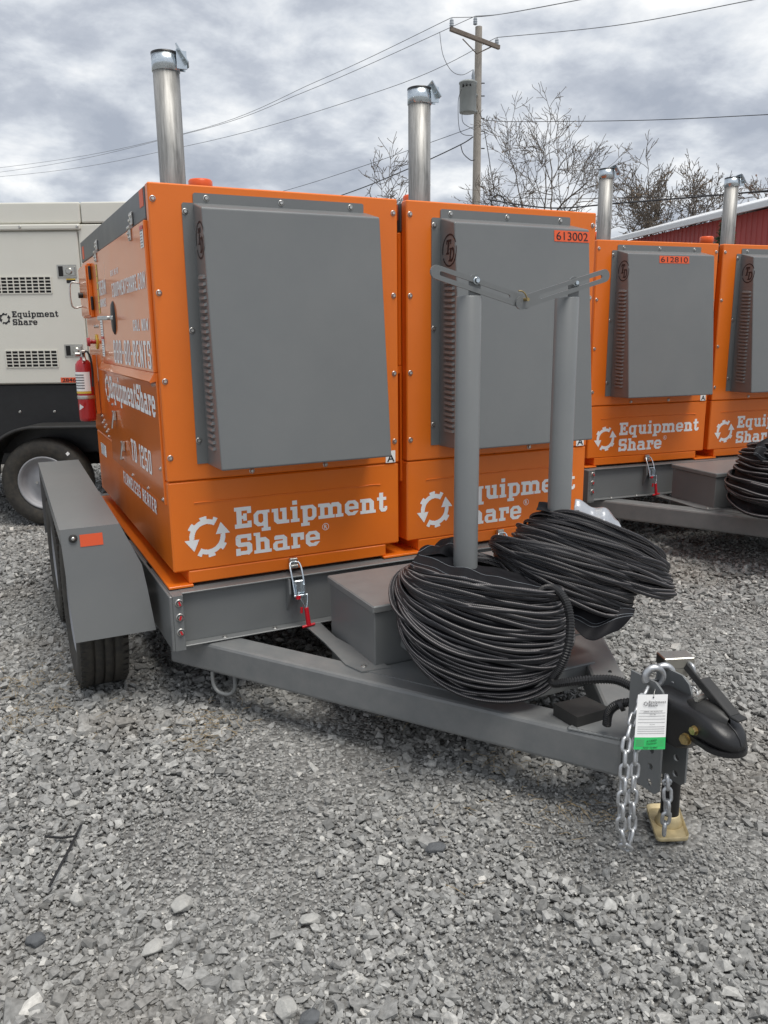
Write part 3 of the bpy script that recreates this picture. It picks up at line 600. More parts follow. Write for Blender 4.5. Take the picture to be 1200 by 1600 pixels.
    b.box(cx + .03, cx + .068, cy - .050, cy - .045, 2.510, 2.572).box(cx + .03, cx + .068, cy - .020, cy - .015, 2.510, 2.572)
    b.cyl((cx + .055, cy - .062, 2.545), (cx + .055, cy - .005, 2.545), .005, n=8); cl = part('clamp', b, 'zinc', st)
    part('clamp_rim', MB().lathe([(.0522, 2.562), (.0522, 2.569), (.048, 2.571), (.046, 2.55)], (cx, cy, 0), (0, 0, 1), 36), 'black', cl)
    mt = Matrix.Translation((cx + .056, cy - .035, 2.560)) @ Matrix.Rotation(math.radians(-15), 4, 'Z') @ Matrix.Rotation(math.radians(56), 4, 'Y')
    part('rain_flap', MB().cbox(mt, .074, .072, .005, .001).cbox(mt @ Matrix.Translation((0, .033, -.008)), .074, .004, .016, 0), 'zinc', st)
    part('filler_cap', MB().lathe([(0, 2.222), (.047, 2.221), (.053, 2.214), (.053, 2.175), (.050, 2.17), (.050, 2.094)], (.347, .575, 0), (0, 0, 1), 30), 'capor', root)
    part('lifting_eye', MB().lathe([(.045, -.006), (.045, .006)], (.43, .62, 2.16), (0, 1, 0), 24).cyl((.43, .614, 2.16), (.43, .626, 2.16), .045, n=24).box(.40, .46, .614, .626, 2.094, 2.13), 'slate', root)
    if first:
        side_lettering(root, door, lower)
        # paddle handle
        b = MB(); b.lathe([(1, 0), (.96, .35), (.8, .8), (0, 1)], (0, 0, 0), (0, 0, 1), 28)
        b.v = [(-.0145 - .012 * p[2], .955 + .05 * p[0], 1.632 + .080 * p[1]) for p in b.v]; hd = part('handle_plate', b, 'plastic', door)
        part('handle_lever', MB().cbox(Matrix.Translation((-.05, .98, 1.632)) @ Matrix.Rotation(.5, 4, 'Z'), .012, .12, .02, .004).cyl((-.025, .95, 1.632), (-.045, .955, 1.632), .011, n=12), 'bolt', hd)
        for (y0, y1, z0, z1, mm, x) in ((1.455, 1.405, 1.665, 1.915, 'yellow', -.0156), (1.45, 1.36, 1.546, 1.640, 'white', -.0156), (1.45, 1.36, 1.44, 1.53, 'white', -.0156), (.12, .035 + .02, 1.875, 1.955, 'white', -.0156), (1.99, 1.77, .84, .91, 'white', -.0012)):
            s = part('sticker', MB().add([(x, y0, z0), (x, y1, z0), (x, y1, z1), (x, y0, z1)], [(0, 1, 2, 3)]), mm, door if x < -.01 else low)
            b = MB(); k = 7
            for i in range(k):
                zz = z0 + (z1 - z0) * (i + .6) / (k + .4); yy = y0 - (y0 - y1) * .1; ye = y1 + (y0 - y1) * (.1 + .25 * random.random()); b.add([(x - .001, yy, zz), (x - .001, ye, zz), (x - .001, ye, zz + .003), (x - .001, yy, zz + .003)], [(0, 1, 2, 3)])
            part('print', b, 'cardline', s)
        part('print', MB().add([(-.0168, 1.45, 1.53), (-.0168, 1.36, 1.53), (-.0168, 1.36, 1.545), (-.0168, 1.45, 1.545)], [(0, 1, 2, 3)]), 'redgrip', door)
        part('print', MB().add([(-.0168, .12, 1.94), (-.0168, .055, 1.94), (-.0168, .055, 1.955), (-.0168, .12, 1.955)], [(0, 1, 2, 3)]), 'redgrip', door)
        # draw latches on the lower panel
        for y, z in ((1.20, 1.12), (.98, .985)):
            part('draw_latch', MB().cbox(Matrix.Translation((-.016, y, z + .02)), .016, .03, .05, .003).cbox(Matrix.Translation((-.026, y, z - .005)) @ Matrix.Rotation(.16, 4, 'Y'), .006, .024, .085, .002).cyl((-.02, y - .02, z + .04), (-.02, y + .02, z + .04), .006, n=10), 'bolt', lower)
        for y, z in ((.05 + .03, 1.39 - .03), (.12, 1.385 - .03), (.085, 1.02), (.075, .895), (.40, .888), (.80, .885), (1.03, 1.02 - .03), (1.08, .93), (1.42, 1.30), (1.42, 1.22), (1.30, 1.19)): inst('bolt', BOLT_S, lower, (-.007, y, z), ROT_L)
        for i in range(4):
            for j in range(2): inst('bolt', BOLT_S, root, (-.005, 1.56 + .07 * i, 1.03 - .04 * j + .02 * i), ROT_L)
        # control cabinet at the rear of the side
        cb = part('control_cabinet', MB().box(-.026, -.005, 1.72, 2.10, 1.652, 1.945, .004), 'orange', root)
        part('cabinet_door', MB().box(-.034, -.0265, 1.735, 2.085, 1.662, 1.935, .003), 'orange_side', cb)
        for z in (1.69, 1.855): part('rubber_pad', MB().box(-.022, -.008, 1.706, 1.7195, z, z + .075, .004), 'plastic', cb)
        q = [(-.034, 2.03, 1.85), (-.09, 2.03, 1.85), (-.09, 2.03, 1.72), (-.034, 2.03, 1.72)]
        part('cabinet_handle', MB().tube(smooth_path(q, 4), .005, 8), 'bolt', cb); part('cabinet_knob', MB().cyl((-.034, 1.95, 1.78), (-.059, 1.95, 1.78), .016, n=16), 'plastic', cb)
        b = MB().cyl((-.006, 1.72, 1.515), (-.012, 1.72, 1.515), .042, n=24); es = part('switch_plate', b, 'yellow', root)
        part('emergency_stop', MB().cyl((-.012, 1.72, 1.515), (-.045, 1.72, 1.515), .012, n=12).cyl((-.045, 1.72, 1.515), (-.062, 1.72, 1.515), .026, .022, n=20), 'red', es)
        for i in range(3): inst('bolt', BOLT, root, (-.005, 1.62 + .07 * i, 1.60), ROT_L)
    OFF = (0, 0, 0); return root
def heater_loc(px, py, a, dz=0):
    c, s = math.cos(a), math.sin(a); return (px + c * HW / 2 - s * HD / 2, py + s * HW / 2 + c * HD / 2, .535 + dz)
A2 = -.107
make_heater(True, 'nearest orange heater, full grey hood, lettered side with handle, no number plate', heater_loc(.62, 3.2, 0), 0)
make_heater(False, 'orange heater behind the two upright posts, hood numbered 613002', heater_loc(1.698, 3.2, 0), 0, ('613002', .688, .892))
T2 = Vector((3.836, 4.472, .05))
make_heater(False, 'orange heater on the far trailer, hood numbered 612810', heater_loc(T2.x, T2.y, A2, T2.z), A2, ('612810', .42, .67))
make_heater(False, 'orange heater cut off by the right edge of the photo', heater_loc(T2.x + 1.078 * math.cos(A2), T2.y + 1.078 * math.sin(A2), A2, T2.z), A2)

# ------------------------------------------------------------------ trailer
def slot_bar(mb, p0, p1, hw, th, s0, s1, sw):   # flat bar in the XZ plane from p0 to p1 with a slot between fractions s0..s1
    p0, p1 = Vector(p0), Vector(p1); d = p1 - p0; L = d.length; e1 = d / L; e2 = Vector((-e1.z, 0, e1.x)); n = 8
    def cap(c, sgn, r): return [c + e1 * sgn * math.sin(PI * k / n) * r + e2 * math.cos(PI * k / n) * r * 1.0 for k in range(n + 1)]
    o = cap(p1, 1, hw) + cap(p0, -1, hw)[::-1]; a, b = p0 + d * s0, p0 + d * s1; i = cap(b, 1, sw) + cap(a, -1, sw)[::-1]
    N_ = len(o); dv = Vector((0, th, 0)); V = o + i + [v + dv for v in o] + [v + dv for v in i]; f = []
    for k in range(N_):
        j = (k + 1) % N_; f += [(k, j, N_ + j, N_ + k), (2 * N_ + k, 3 * N_ + k, 3 * N_ + j, 2 * N_ + j), (k, 2 * N_ + k, 2 * N_ + j, j), (N_ + k, N_ + j, 3 * N_ + j, 3 * N_ + k)]
    mb.add(V, f)
def beam(mb, a, b, wd, z0, z1, side, c=.013):    # box beam whose outer top edge runs a -> b
    a, b = Vector((*a, 0)), Vector((*b, 0)); d = (b - a).normalized(); nrm = Vector((d.y, -d.x, 0)) * side; L = (b - a).length
    mid = (a + b) / 2 + nrm * wd / 2; mt = Matrix.Translation((mid.x, mid.y, (z0 + z1) / 2)) @ Matrix.Rotation(math.atan2(d.y, d.x), 4, 'Z'); mb.cbox(mt, L, wd, z1 - z0, c)
def wheel(cx, cy, root, out):   # out = -1: outer face looks along -X
    r, hw = .352, .103
    prof = [(.20, -hw * .75), (.225, -hw * .92), (.27, -hw * 1.02), (.315, -hw * 1.0), (.338, -hw * .90), (.349, -hw * .78)]
    for k in range(4):   # tread ribs and grooves
        a = -hw * .78 + (2 * hw * .78) * k / 4; bb = -hw * .78 + (2 * hw * .78) * (k + 1) / 4
        prof += [(r, a + .002), (r + .001, (a + bb) / 2), (r, bb - .006)]
        if k < 3: prof += [(r - .009, bb - .0055), (r - .009, bb + .001)]
    prof += [(.349, hw * .78), (.338, hw * .90), (.315, hw), (.27, hw * 1.02), (.225, hw * .92), (.20, hw * .75)]
    wh = link('wheel', None, root, (cx - OFF[0], cy - OFF[1], .352 - OFF[2])); wh.empty_display_size = .05
    b = MB(); b.lathe(prof, (0, 0, 0), (1, 0, 0), 56); tyre = part('tyre', b, 'rubber', wh, (0, 0, 0))
    bl = MB()   # sipes: small shoulder blocks
    for k in range(56):
        a = 2 * PI * (k + .5) / 56
        for s in (-1, 1):
            mt = Matrix.Rotation(a, 4, 'X') @ Matrix.Translation((s * hw * .80, 0, .3475)); bl.cbox(mt, .03, .024, .011, 0)
    part('tread_blocks', bl, 'rubber', tyre, (0, 0, 0))['kind'] = 'stuff'
    b = MB(); s = out
    b.lathe([(.21, -s * -.075), (.212, s * .088), (.200, s * .09), (.192, s * .07), (.17, s * .02), (.12, s * .03), (.07, s * .035), (.055, s * .06), (0, s * .062)], (0, 0, 0), (1, 0, 0), 36); part('rim', b, 'rim', wh, (0, 0, 0))
    return wh
def holed_plate(poly, holes, r, x, th):      # plate in the YZ plane with round holes cut through
    bm = bmesh.new(); rings = [poly] + [[(c[0] + r * math.cos(2 * PI * k / 18), c[1] + r * math.sin(2 * PI * k / 18)) for k in range(18)] for c in holes]; E_ = []; allv = []
    for ring in rings:
        v = [bm.verts.new((x, p[0], p[1])) for p in ring]; allv.append(v); E_ += [bm.edges.new((v[i], v[(i + 1) % len(v)])) for i in range(len(v))]
    bmesh.ops.triangle_fill(bm, edges=E_, use_beauty=True); bm.verts.index_update(); V = [v.co.copy() for v in bm.verts]; F_ = [[v.index for v in f.verts] for f in bm.faces]
    mb = MB(); mb.add(V, F_); mb.add([p + Vector((th, 0, 0)) for p in V], [f[::-1] for f in F_])
    for v in allv:
        I = [q.index for q in v]; n = len(I); mb.add([V[i] for i in I] + [V[i] + Vector((th, 0, 0)) for i in I], [(i, (i + 1) % n, n + (i + 1) % n, n + i) for i in range(n)])
    bm.free(); return mb
def make_trailer(label):
    global OFF
    OFF = (1.69, 3.2, 0); root = thing('equipment_trailer', OFF, label, 'trailer', 'grey heater trailers'); R_ = root
    # chassis
    ch = part('front_channel', MB().box(.632, 2.748, 3.166, 3.176, .312, .524, .002).box(.632, 2.748, 3.120, 3.175, .306, .3125, .002).box(.632, 2.748, 3.140, 3.30, .5245, .5315, .002), 'grey', R_)
    for x in (1.085, 2.163): part('stiffener', MB().prism([(3.166, .524), (3.128, .524), (3.122, .46), (3.160, .38), (3.166, .38)], (x, 0, 0), (0, 1, 0), (0, 0, 1), (.008, 0, 0)), 'grey', ch)
    for x in (.80, 1.02, 2.3, 2.52): inst('bolt', BOLT, ch, (x, 3.142, .3128), (-PI / 2, 0, 0))
    for s in (0, 1):
        x0, x1, xf = ((.578, .590, .632), (2.790, 2.802, 2.748))[s]
        b = MB().box(x0, x1, 3.112, 5.60, .298, .530, .003).box(min(x1, xf), max(x1, xf), 3.112, 3.122, .300, .528, .002).box(min(x1, xf), max(x1, xf), 3.112, 5.60, .298, .3055)
        for (ya, yb_) in ((3.112, 3.56), (3.68, 4.14), (4.30, 4.86), (5.0, 5.6)): b.box(min(x1, xf), max(x1, xf), ya, yb_, .523, .530)
        sc_ = part('side_channel', b, 'grey', R_)
        for z in (.500, .440, .376):
            bo = inst('bolt', BOLT, sc_, ((x1 + xf) / 2 + .004 * (1 - 2 * s), 3.112, z)); bo.scale = (1.45, 1.6, 1.45)
            mk = link('paint_mark', MARK, bo, (0, -.0068, 0), (0, random.uniform(-.5, .5), 0))
    b = MB()
    for y in (3.45, 4.1, 4.75, 5.5): b.box(.592, 2.788, y, y + .08, .31, .515)
    part('cross_member', b, 'grey_dusty', R_)
    for y in (3.75, 4.62): part('axle', MB().cyl((.46, y, .352), (2.70, y, .352), .035, n=14), 'black', R_)
    # tongue
    tl = part('tongue_beam', (lambda q: (beam(q, (.60, 3.31), (1.664, 1.716), .125, .176, .302, -1), q)[1])(MB()), 'grey_dusty', R_)
    part('tongue_beam', (lambda q: (beam(q, (2.735, 3.31), (1.800, 1.716), .125, .1765, .3015, 1), q)[1])(MB()), 'grey_dusty', R_)
    b = MB(); b.prism([(1.571, 1.862), (1.680, 1.715), (1.790, 1.715), (1.862, 1.85), (1.735, 1.90)], (0, 0, .3025), (1, 0, 0), (0, 1, 0), (0, 0, .007)); part('nose_plate', b, 'grey_dusty', R_)
    wb = MB()
    for pa, pb_ in (((1.571, 1.862), (1.668, 1.732)), ((1.571, 1.862), (1.735, 1.90)), ((1.862, 1.85), (1.735, 1.90))):
        wb.tube([(lerp(pa[0], pb_[0], k / 30), lerp(pa[1], pb_[1], k / 30), .303) for k in range(31)], [.005 + .0012 * math.sin(k * 2.1) + random.random() * .0008 for k in range(31)], 8)
    part('weld_bead', wb, 'grey', R_)
    for (u, v) in ((884, 1128), (953, 1050)): part('drain_hole', MB().cyl(PZ(u, v, .3025), PZ(u, v, .3032), .007, n=14), 'darkvoid', R_)
    part('nose_web', MB().prism([(1.665, 1.722), (1.800, 1.722), (1.85, 1.80), (1.62, 1.80)], (0, 0, .182), (1, 0, 0), (0, 1, 0), (0, 0, .115)), 'grey', R_)
    b = MB().prism([(1.40, 2.235), (2.00, 2.235), (2.20, 2.575), (1.18, 2.575)], (0, 0, .215), (1, 0, 0), (0, 1, 0), (0, 0, .0905)); b.tube([(1.40, 2.2385, .3005), (2.00, 2.2385, .3005)], .006, 8); part('cross_plate', b, 'grey_dusty', R_)
    for s in (1, -1):
        fx = (lambda x: x) if s == 1 else (lambda x: 3.36 - x)
        b = MB(); pl = [(1.150, 3.165), (1.222, 3.165), (1.214, 2.93), (1.278, 2.545), (1.163, 2.562), (1.137, 2.652), (1.150, 2.90)]; pl = [(fx(x), y) for x, y in pl]
        b.prism(pl if s == 1 else pl[::-1], (0, 0, .3035), (1, 0, 0), (0, 1, 0), (0, 0, .006)); gp = part('gusset_brace', b, 'grey_dusty', R_)
        inst('bolt', BOLT, gp, (fx(1.19), 2.60, .310), (-PI / 2, 0, 0))
    tb = part('toolbox', MB().box(1.232, 2.128, 2.588, 3.02, .165, .519, .003), 'grey', R_); part('lid', MB().box(1.222, 2.138, 2.578, 3.03, .5195, .5495, .005), 'grey_dusty', tb)
    part('hose_tray', MB().box(1.335, 2.06, 2.30, 2.576, .395, .402, .002).box(1.335, 1.342, 2.30, 2.576, .372, .3945, .001).box(1.42, 1.50, 2.42, 2.56, .3065, .394).box(1.86, 1.94, 2.47, 2.56, .3065, .394), 'grey', R_)
    # posts for the hoses and the slotted bars across them
    for x in (1.513, 1.932):
        po = part('hose_post', MB().lathe([(.0440, .300), (.0440, 1.665), (.0405, 1.6685), (0, 1.6685)], (x, 2.40, 0), (0, 0, 1), 40), 'grey', R_)
        part('post_tab', MB().prism([(-.022, 0), (.022, 0), (.022, .052)] + [(.022 * math.cos(a), .052 + .022 * math.sin(a)) for a in (.5, 1.0, 1.57, 2.1, 2.6)] + [(-.022, .052)], (x + .006, 2.3705, 1.6645), (1, 0, 0), (0, 0, 1), (0, .006, 0)), 'grey', po)
        tbo = inst('bolt', BOLT, po, (x + .006, 2.3615, 1.716)); tbo.scale = (1.15, 1.5, 1.15); tbo.data = BOLT_Z
    b = MB(); slot_bar(b, (1.366, 2.3625, 1.741), (1.722, 2.3625, 1.647), .0225, .006, .05, .80, .007); part('slotted_bar', b, 'grey', R_)
    b = MB(); slot_bar(b, (1.700, 2.3555, 1.645), (2.064, 2.3555, 1.743), .0225, .006, .22, .95, .007); part('slotted_bar', b, 'grey', R_)
    part('clevis_pin', MB().cyl((1.713, 2.372, 1.656), (1.713, 2.335, 1.656), .006, n=10).tube(smooth_path([(1.713, 2.338, 1.655), (1.700, 2.334, 1.672), (1.688, 2.334, 1.682), (1.672, 2.336, 1.684)], 4), .0025, 6), 'gold', R_)
    # toggle clamps that hold the heaters down
    for x in (1.130, 2.208):
        tc_ = part('toggle_clamp', MB().box(x - .020, x + .020, 3.122, 3.164, .430, .515, .003).box(x - .020, x - .015, 3.10, 3.13, .435, .50).box(x + .015, x + .020, 3.10, 3.13, .435, .50), 'zinc', R_)
        part('hook', MB().box(x - .018, x + .018, 3.178, 3.197, .565, .600, .003).box(x - .018, x + .018, 3.170, 3.179, .558, .572, .002), 'bolt', tc_)
        part('loop', MB().tube(smooth_path([(x - .023, 3.112, .455), (x - .025, 3.14, .53), (x - .022, 3.170, .578), (x, 3.176, .584), (x + .022, 3.170, .578), (x + .025, 3.14, .53), (x + .023, 3.112, .455)], 5), .0042, 8).cyl((x - .03, 3.108, .452), (x + .03, 3.108, .452), .006, n=10), 'zinc', tc_)
        part('lever', MB().tube([(x - .012, 3.105, .455), (x + .005, 3.100, .425), (x + .018, 3.098, .392)], .0045, 8).tube([(x + .030, 3.105, .455), (x + .028, 3.10, .425), (x + .022, 3.098, .392)], .0045, 8), 'zinc', tc_)
        part('grip', MB().cyl((x + .020, 3.098, .398), (x + .027, 3.092, .317), .0095, .0105, n=12).cyl((x - .003, 3.092, .314), (x + .055, 3.092, .320), .006, n=8), 'redgrip', tc_)
        part('stop_cap', MB().cyl((x - .012, 3.106, .44), (x - .012, 3.106, .455), .011, n=10), 'redgrip', tc_); part('stop_cap', MB().cyl((x - .001, 3.103, .375), (x + .001, 3.103, .40), .006, n=8), 'redgrip', tc_)
    # tie-down ring under the beam
    part('tie_ring', MB().tube(smooth_path([(.735, 3.125, .178), (.735, 3.12, .125), (.748, 3.10, .095), (.775, 3.07, .088), (.795, 3.05, .10), (.805, 3.04, .13), (.805, 3.04, .178)], 6), .0085, 10), 'grey', R_)
    # fenders
    for s in (1,):
        fx = (lambda x: x) if s == 1 else (lambda x: 3.38 - x)
        b = MB()
        def sheet(P_, d):
            n_ = len(P_); P_ = [Vector((fx(p[0]), p[1], p[2])) for p in P_]; d = Vector(d); P_ = P_ if s == 1 else P_[::-1]
            b.add(P_ + [p + d for p in P_], [tuple(range(n_)), tuple(range(n_, 2 * n_))[::-1]] + [(i, n_ + i, n_ + (i + 1) % n_, (i + 1) % n_) for i in range(n_)])
        sheet([(.214, 3.36, .795), (.445, 3.36, .795), (.490, 5.30, .795), (.258, 5.30, .795)], (0, 0, -.005))
        sheet([(.214, 3.359, .7945), (.229, 3.30, .335), (.549, 3.30, .335), (.531, 3.3233, .515), (.518, 3.3364, .617), (.445, 3.359, .7945)], (0, .005, -.0006))
        sheet([(.214, 3.36, .7895), (.258, 5.30, .7895), (.258, 5.30, .735), (.214, 3.36, .735)], (.004, 0, 0))
        sheet([(.258, 5.3005, .7945), (.490, 5.3005, .7945), (.55, 5.36, .34), (.258, 5.36, .34)], (0, -.005, -.0006))
        fe = part('fender', b, 'grey', R_)
        nrm = Vector((0, -.411, .313)).normalized() * 1.0
        def on(x, t): return Vector((fx(x), 3.359 + (3.30 - 3.359) * t, .7945 + (.335 - .7945) * t)) + Vector((0, -.0018, .0002))
        q = [on(.287, .058), on(.375, .058), on(.375, .165), on(.287, .165)]; part('reflector', MB().add(q if s == -1 else q[::-1], [(0, 1, 2, 3)]), 'amber', fe)
        mt = Matrix.Translation(on(.262, .085)) @ Matrix.Rotation(math.radians(83), 4, 'X')
        lampm = MB().lathe([(0, .008), (.008, .0078), (.012, .004), (.016, .006), (.017, 0)], (0, 0, 0), (0, 0, 1), 20); lampm.v = [tuple(mt @ Vector(p)) for p in lampm.v]
        part('marker_lamp', lampm, 'blackd', fe); lampm = MB().lathe([(0, .0105), (.006, .0098), (.008, .007)], (0, 0, 0), (0, 0, 1), 16); lampm.v = [tuple(mt @ Vector(p)) for p in lampm.v]; part('lens', lampm, 'bolt', fe)
        for y in (3.70, 4.64): wheel(fx(.345) if y < 4 else fx(.352), y, R_, -s)
    # breakaway battery, conduit
    b = MB(); q = [PZ(u, v, .345) for u, v in ((865, 1099), (902, 1121), (954, 1106), (914, 1088))]; b.hexa([Vector((p.x, p.y, .25)) for p in q] + q); part('battery_box', b, 'blackd', R_)
    pth = smooth_path([PD(836, 938, 2.74), PD(848, 922, 2.71), PD(866, 920, 2.67), PD(883, 938, 2.62), PD(891, 970, 2.60), PD(888, 1010, 2.58), PD(876, 1042, 2.58), PD(864, 1060, 2.58), PD(866, 1068, 2.57), PD(885, 1066, 2.56), PD(920, 1062, 2.55), PD(958, 1062, 2.53), PD(985, 1072, 2.50), PD(1002, 1085, 2.47)], 34)
    part('conduit', MB().tube(pth, [.0125 + (.0022 if k % 4 < 2 else 0) for k in range(len(pth))], 10, smooth=False), 'plastic', R_)
    pth = smooth_path([PD(948, 1132, 2.52), PD(952, 1112, 2.50), PD(968, 1100, 2.48), PD(1000, 1096, 2.46)], 30)
    part('conduit', MB().tube(pth, [.0125 + (.0022 if k % 4 < 2 else 0) for k in range(len(pth))], 10, smooth=False), 'plastic', R_)
    part('conduit_clip', MB().tube([PD(968, 1103, 2.476), PD(974, 1101, 2.472)], .019, 12), 'plastic', R_)
    # coupler bracket with adjustment holes
    OUT = [(1.70, .20), (1.575, .200), (1.560, .215), (1.560, .505), (1.572, .530), (1.60, .548), (1.70, .548)]
    HOLES = [(1.598, z) for z in (.227, .280, .333)]
    br = part('coupler_bracket', MB().box(1.6712, 1.7688, 1.690, 1.698, .20, .50), 'grey', R_)
    for x in (1.664, 1.769): part('bracket_flange', holed_plate(OUT, HOLES, .0105, x, .007), 'grey', br)
    # coupler
    secs = [(1.64, .0475, .366, .506, 7), (1.56, .0475, .366, .507, 7), (1.525, .0475, .369, .509, 6.5), (1.49, .0475, .385, .512, 5.5), (1.465, .048, .418, .514, 4.8), (1.44, .052, .434, .513, 4.2), (1.41, .055, .434, .508, 3.7), (1.385, .054, .433, .500, 3.2), (1.362, .045, .433, .488, 2.8), (1.346, .030, .434, .472, 2.4), (1.339, .012, .438, .456, 2)]
    V = []; n = 28
    for y, hw, z0, z1, pw in secs:
        for k in range(n):
            a = 2 * PI * k / n; c, s = math.cos(a), math.sin(a); V.append((1.722 + hw * math.copysign(abs(c) ** (2 / pw), c), y, (z0 + z1) / 2 + (z1 - z0) / 2 * math.copysign(abs(s) ** (2 / pw), s)))
    b = MB(); b.add(V, [(k * n + i, (k + 1) * n + i, (k + 1) * n + (i + 1) % n, k * n + (i + 1) % n) for k in range(len(secs) - 1) for i in range(n)], True); b.add(V[:n], [tuple(range(n))]); b.add(V[-n:], [tuple(range(n))[::-1]])
    cp = part('coupler', b, 'black', R_)
    rim = [(1.676, 1.485), (1.668, 1.45)] + [(1.722 + .061 * math.cos(a), 1.402 + .069 * math.sin(a)) for a in np.linspace(PI * 1.02, PI * 1.98, 26).tolist()] + [(1.776, 1.45), (1.768, 1.485)]
    lip = MB(); lip.prism(rim, (0, 0, .4275), (1, 0, 0), (0, 1, 0), (0, 0, .013)); part('coupler_lip', lip, 'black', cp)
    part('mould_ridge', MB().tube([(1.722, y, zt + .001) for y, _, _, zt, _ in secs[6:]], .0022, 6), 'black', cp)
    b = MB(); lst = [(1.53, .008, .512), (1.505, .026, .526), (1.47, .033, .536), (1.435, .032, .535), (1.405, .024, .528), (1.385, .008, .516)]; V = []
    for y, hw, zt in lst: V += [(1.722 - hw, y, zt - .028), (1.722 - hw * .75, y, zt - .006), (1.722 - hw * .35, y, zt), (1.722 + hw * .35, y, zt), (1.722 + hw * .75, y, zt - .006), (1.722 + hw, y, zt - .028)]
    b.add(V, [(k * 6 + i, (k + 1) * 6 + i, (k + 1) * 6 + i + 1, k * 6 + i + 1) for k in range(5) for i in range(5)], True); part('latch_cover', b, 'blackd', cp)
    d = Vector((0, 1.372 - 1.540, .505 - .600)); mid = Vector((1.742, 1.440, .5535)); mt = Matrix.Translation(mid) @ Matrix.Rotation(math.atan2(-d.z, -d.y), 4, 'X')
    part('latch_lever', MB().cbox(mt, .038, .130, .008, .002), 'blackd', cp)
    part('lever_web', MB().cbox(mt @ Matrix.Translation((-.008, .045, -.016)), .006, .165, .024, .002).cbox(mt @ Matrix.Translation((0, -.075, .004)) @ Matrix.Rotation(-.45, 4, 'X'), .038, .030, .008, .002), 'blackd', cp)
    for yy, zz, r in ((1.480, .424, .0150), (1.452, .464, .0115)):
        part('hex_bolt', MB().cyl((1.6735, yy, zz), (1.670, yy, zz), r * 1.15, n=20).cyl((1.670, yy, zz), (1.659, yy, zz), r, r, 6, smooth=False), 'gold', cp)
    part('lever_bolt', MB().cyl((1.735, 1.482, .538), (1.700, 1.482, .538), .009, .009, 6, smooth=False), 'bolt', cp)
    # jack
    jx, jy = 1.812, 1.648
    jk = part('jack_leg', MB().cyl((jx, jy, .03), (jx, jy, .40), .0285, n=28), 'black', R_)
    b = MB(); cs = [Vector((1.806, 1.742)), Vector((1.903, 1.700)), Vector((1.797, 1.548)), Vector((1.704, 1.590))]; ring = []
    for i in range(4):
        a_, c_, e_ = cs[i - 1], cs[i], cs[(i + 1) % 4]; d1, d2 = (a_ - c_).normalized(), (e_ - c_).normalized(); 
        for t in np.linspace(0, 1, 6).tolist(): p = (c_ + d1 * .02) * (1 - t) ** 2 + 2 * t * (1 - t) * c_ + (c_ + d2 * .02) * t * t; ring.append(p)
    cen = sum(cs, Vector((0, 0))) / 4; n = len(ring); V = []
    for k, z in ((.90, .014), (.93, .014), (.99, .026), (1.02, .026), (1.0, .012)): V += [(cen.x + (p.x - cen.x) * k, cen.y + (p.y - cen.y) * k, z + .006) for p in ring]
    b.add(V, [(k * n + i, k * n + (i + 1) % n, (k + 1) * n + (i + 1) % n, (k + 1) * n + i) for k in range(4) for i in range(n)], True); b.add(V[:n], [tuple(range(n))])
    b.lathe([(.042, .018), (.042, .025), (.036, .034), (.033, .052), (.029, .054)], (jx, jy, 0), (0, 0, 1), 28); part('foot_plate', b, 'tan', jk)
    OFF = (0, 0, 0); return root
MARK = MB().box(-.0025, .0025, -.0012, 0, -.006, .006).mesh('paint_mark', 'redgrip'); BOLT_Z = bolt_mesh(.011).copy(); BOLT_Z.materials[0] = M['zinc']
M['cardbright'] = M['galv']
tr1 = make_trailer('near grey tandem trailer with toolbox, hose posts and black ball coupler')
tr2 = copy_tree(tr1); c2, s2 = math.cos(A2), math.sin(A2)
tr2.location = (T2.x + 1.07 * c2, T2.y + 1.07 * s2, T2.z); tr2.rotation_euler = (0, 0, A2); tr2['label'] = 'far grey trailer carrying the two right-hand heaters, tongue cut off at right'
for ch_ in tr2.children:
    if ch_.name.startswith(('wheel', 'jack_leg', 'axle')): ch_.location.z -= T2.z

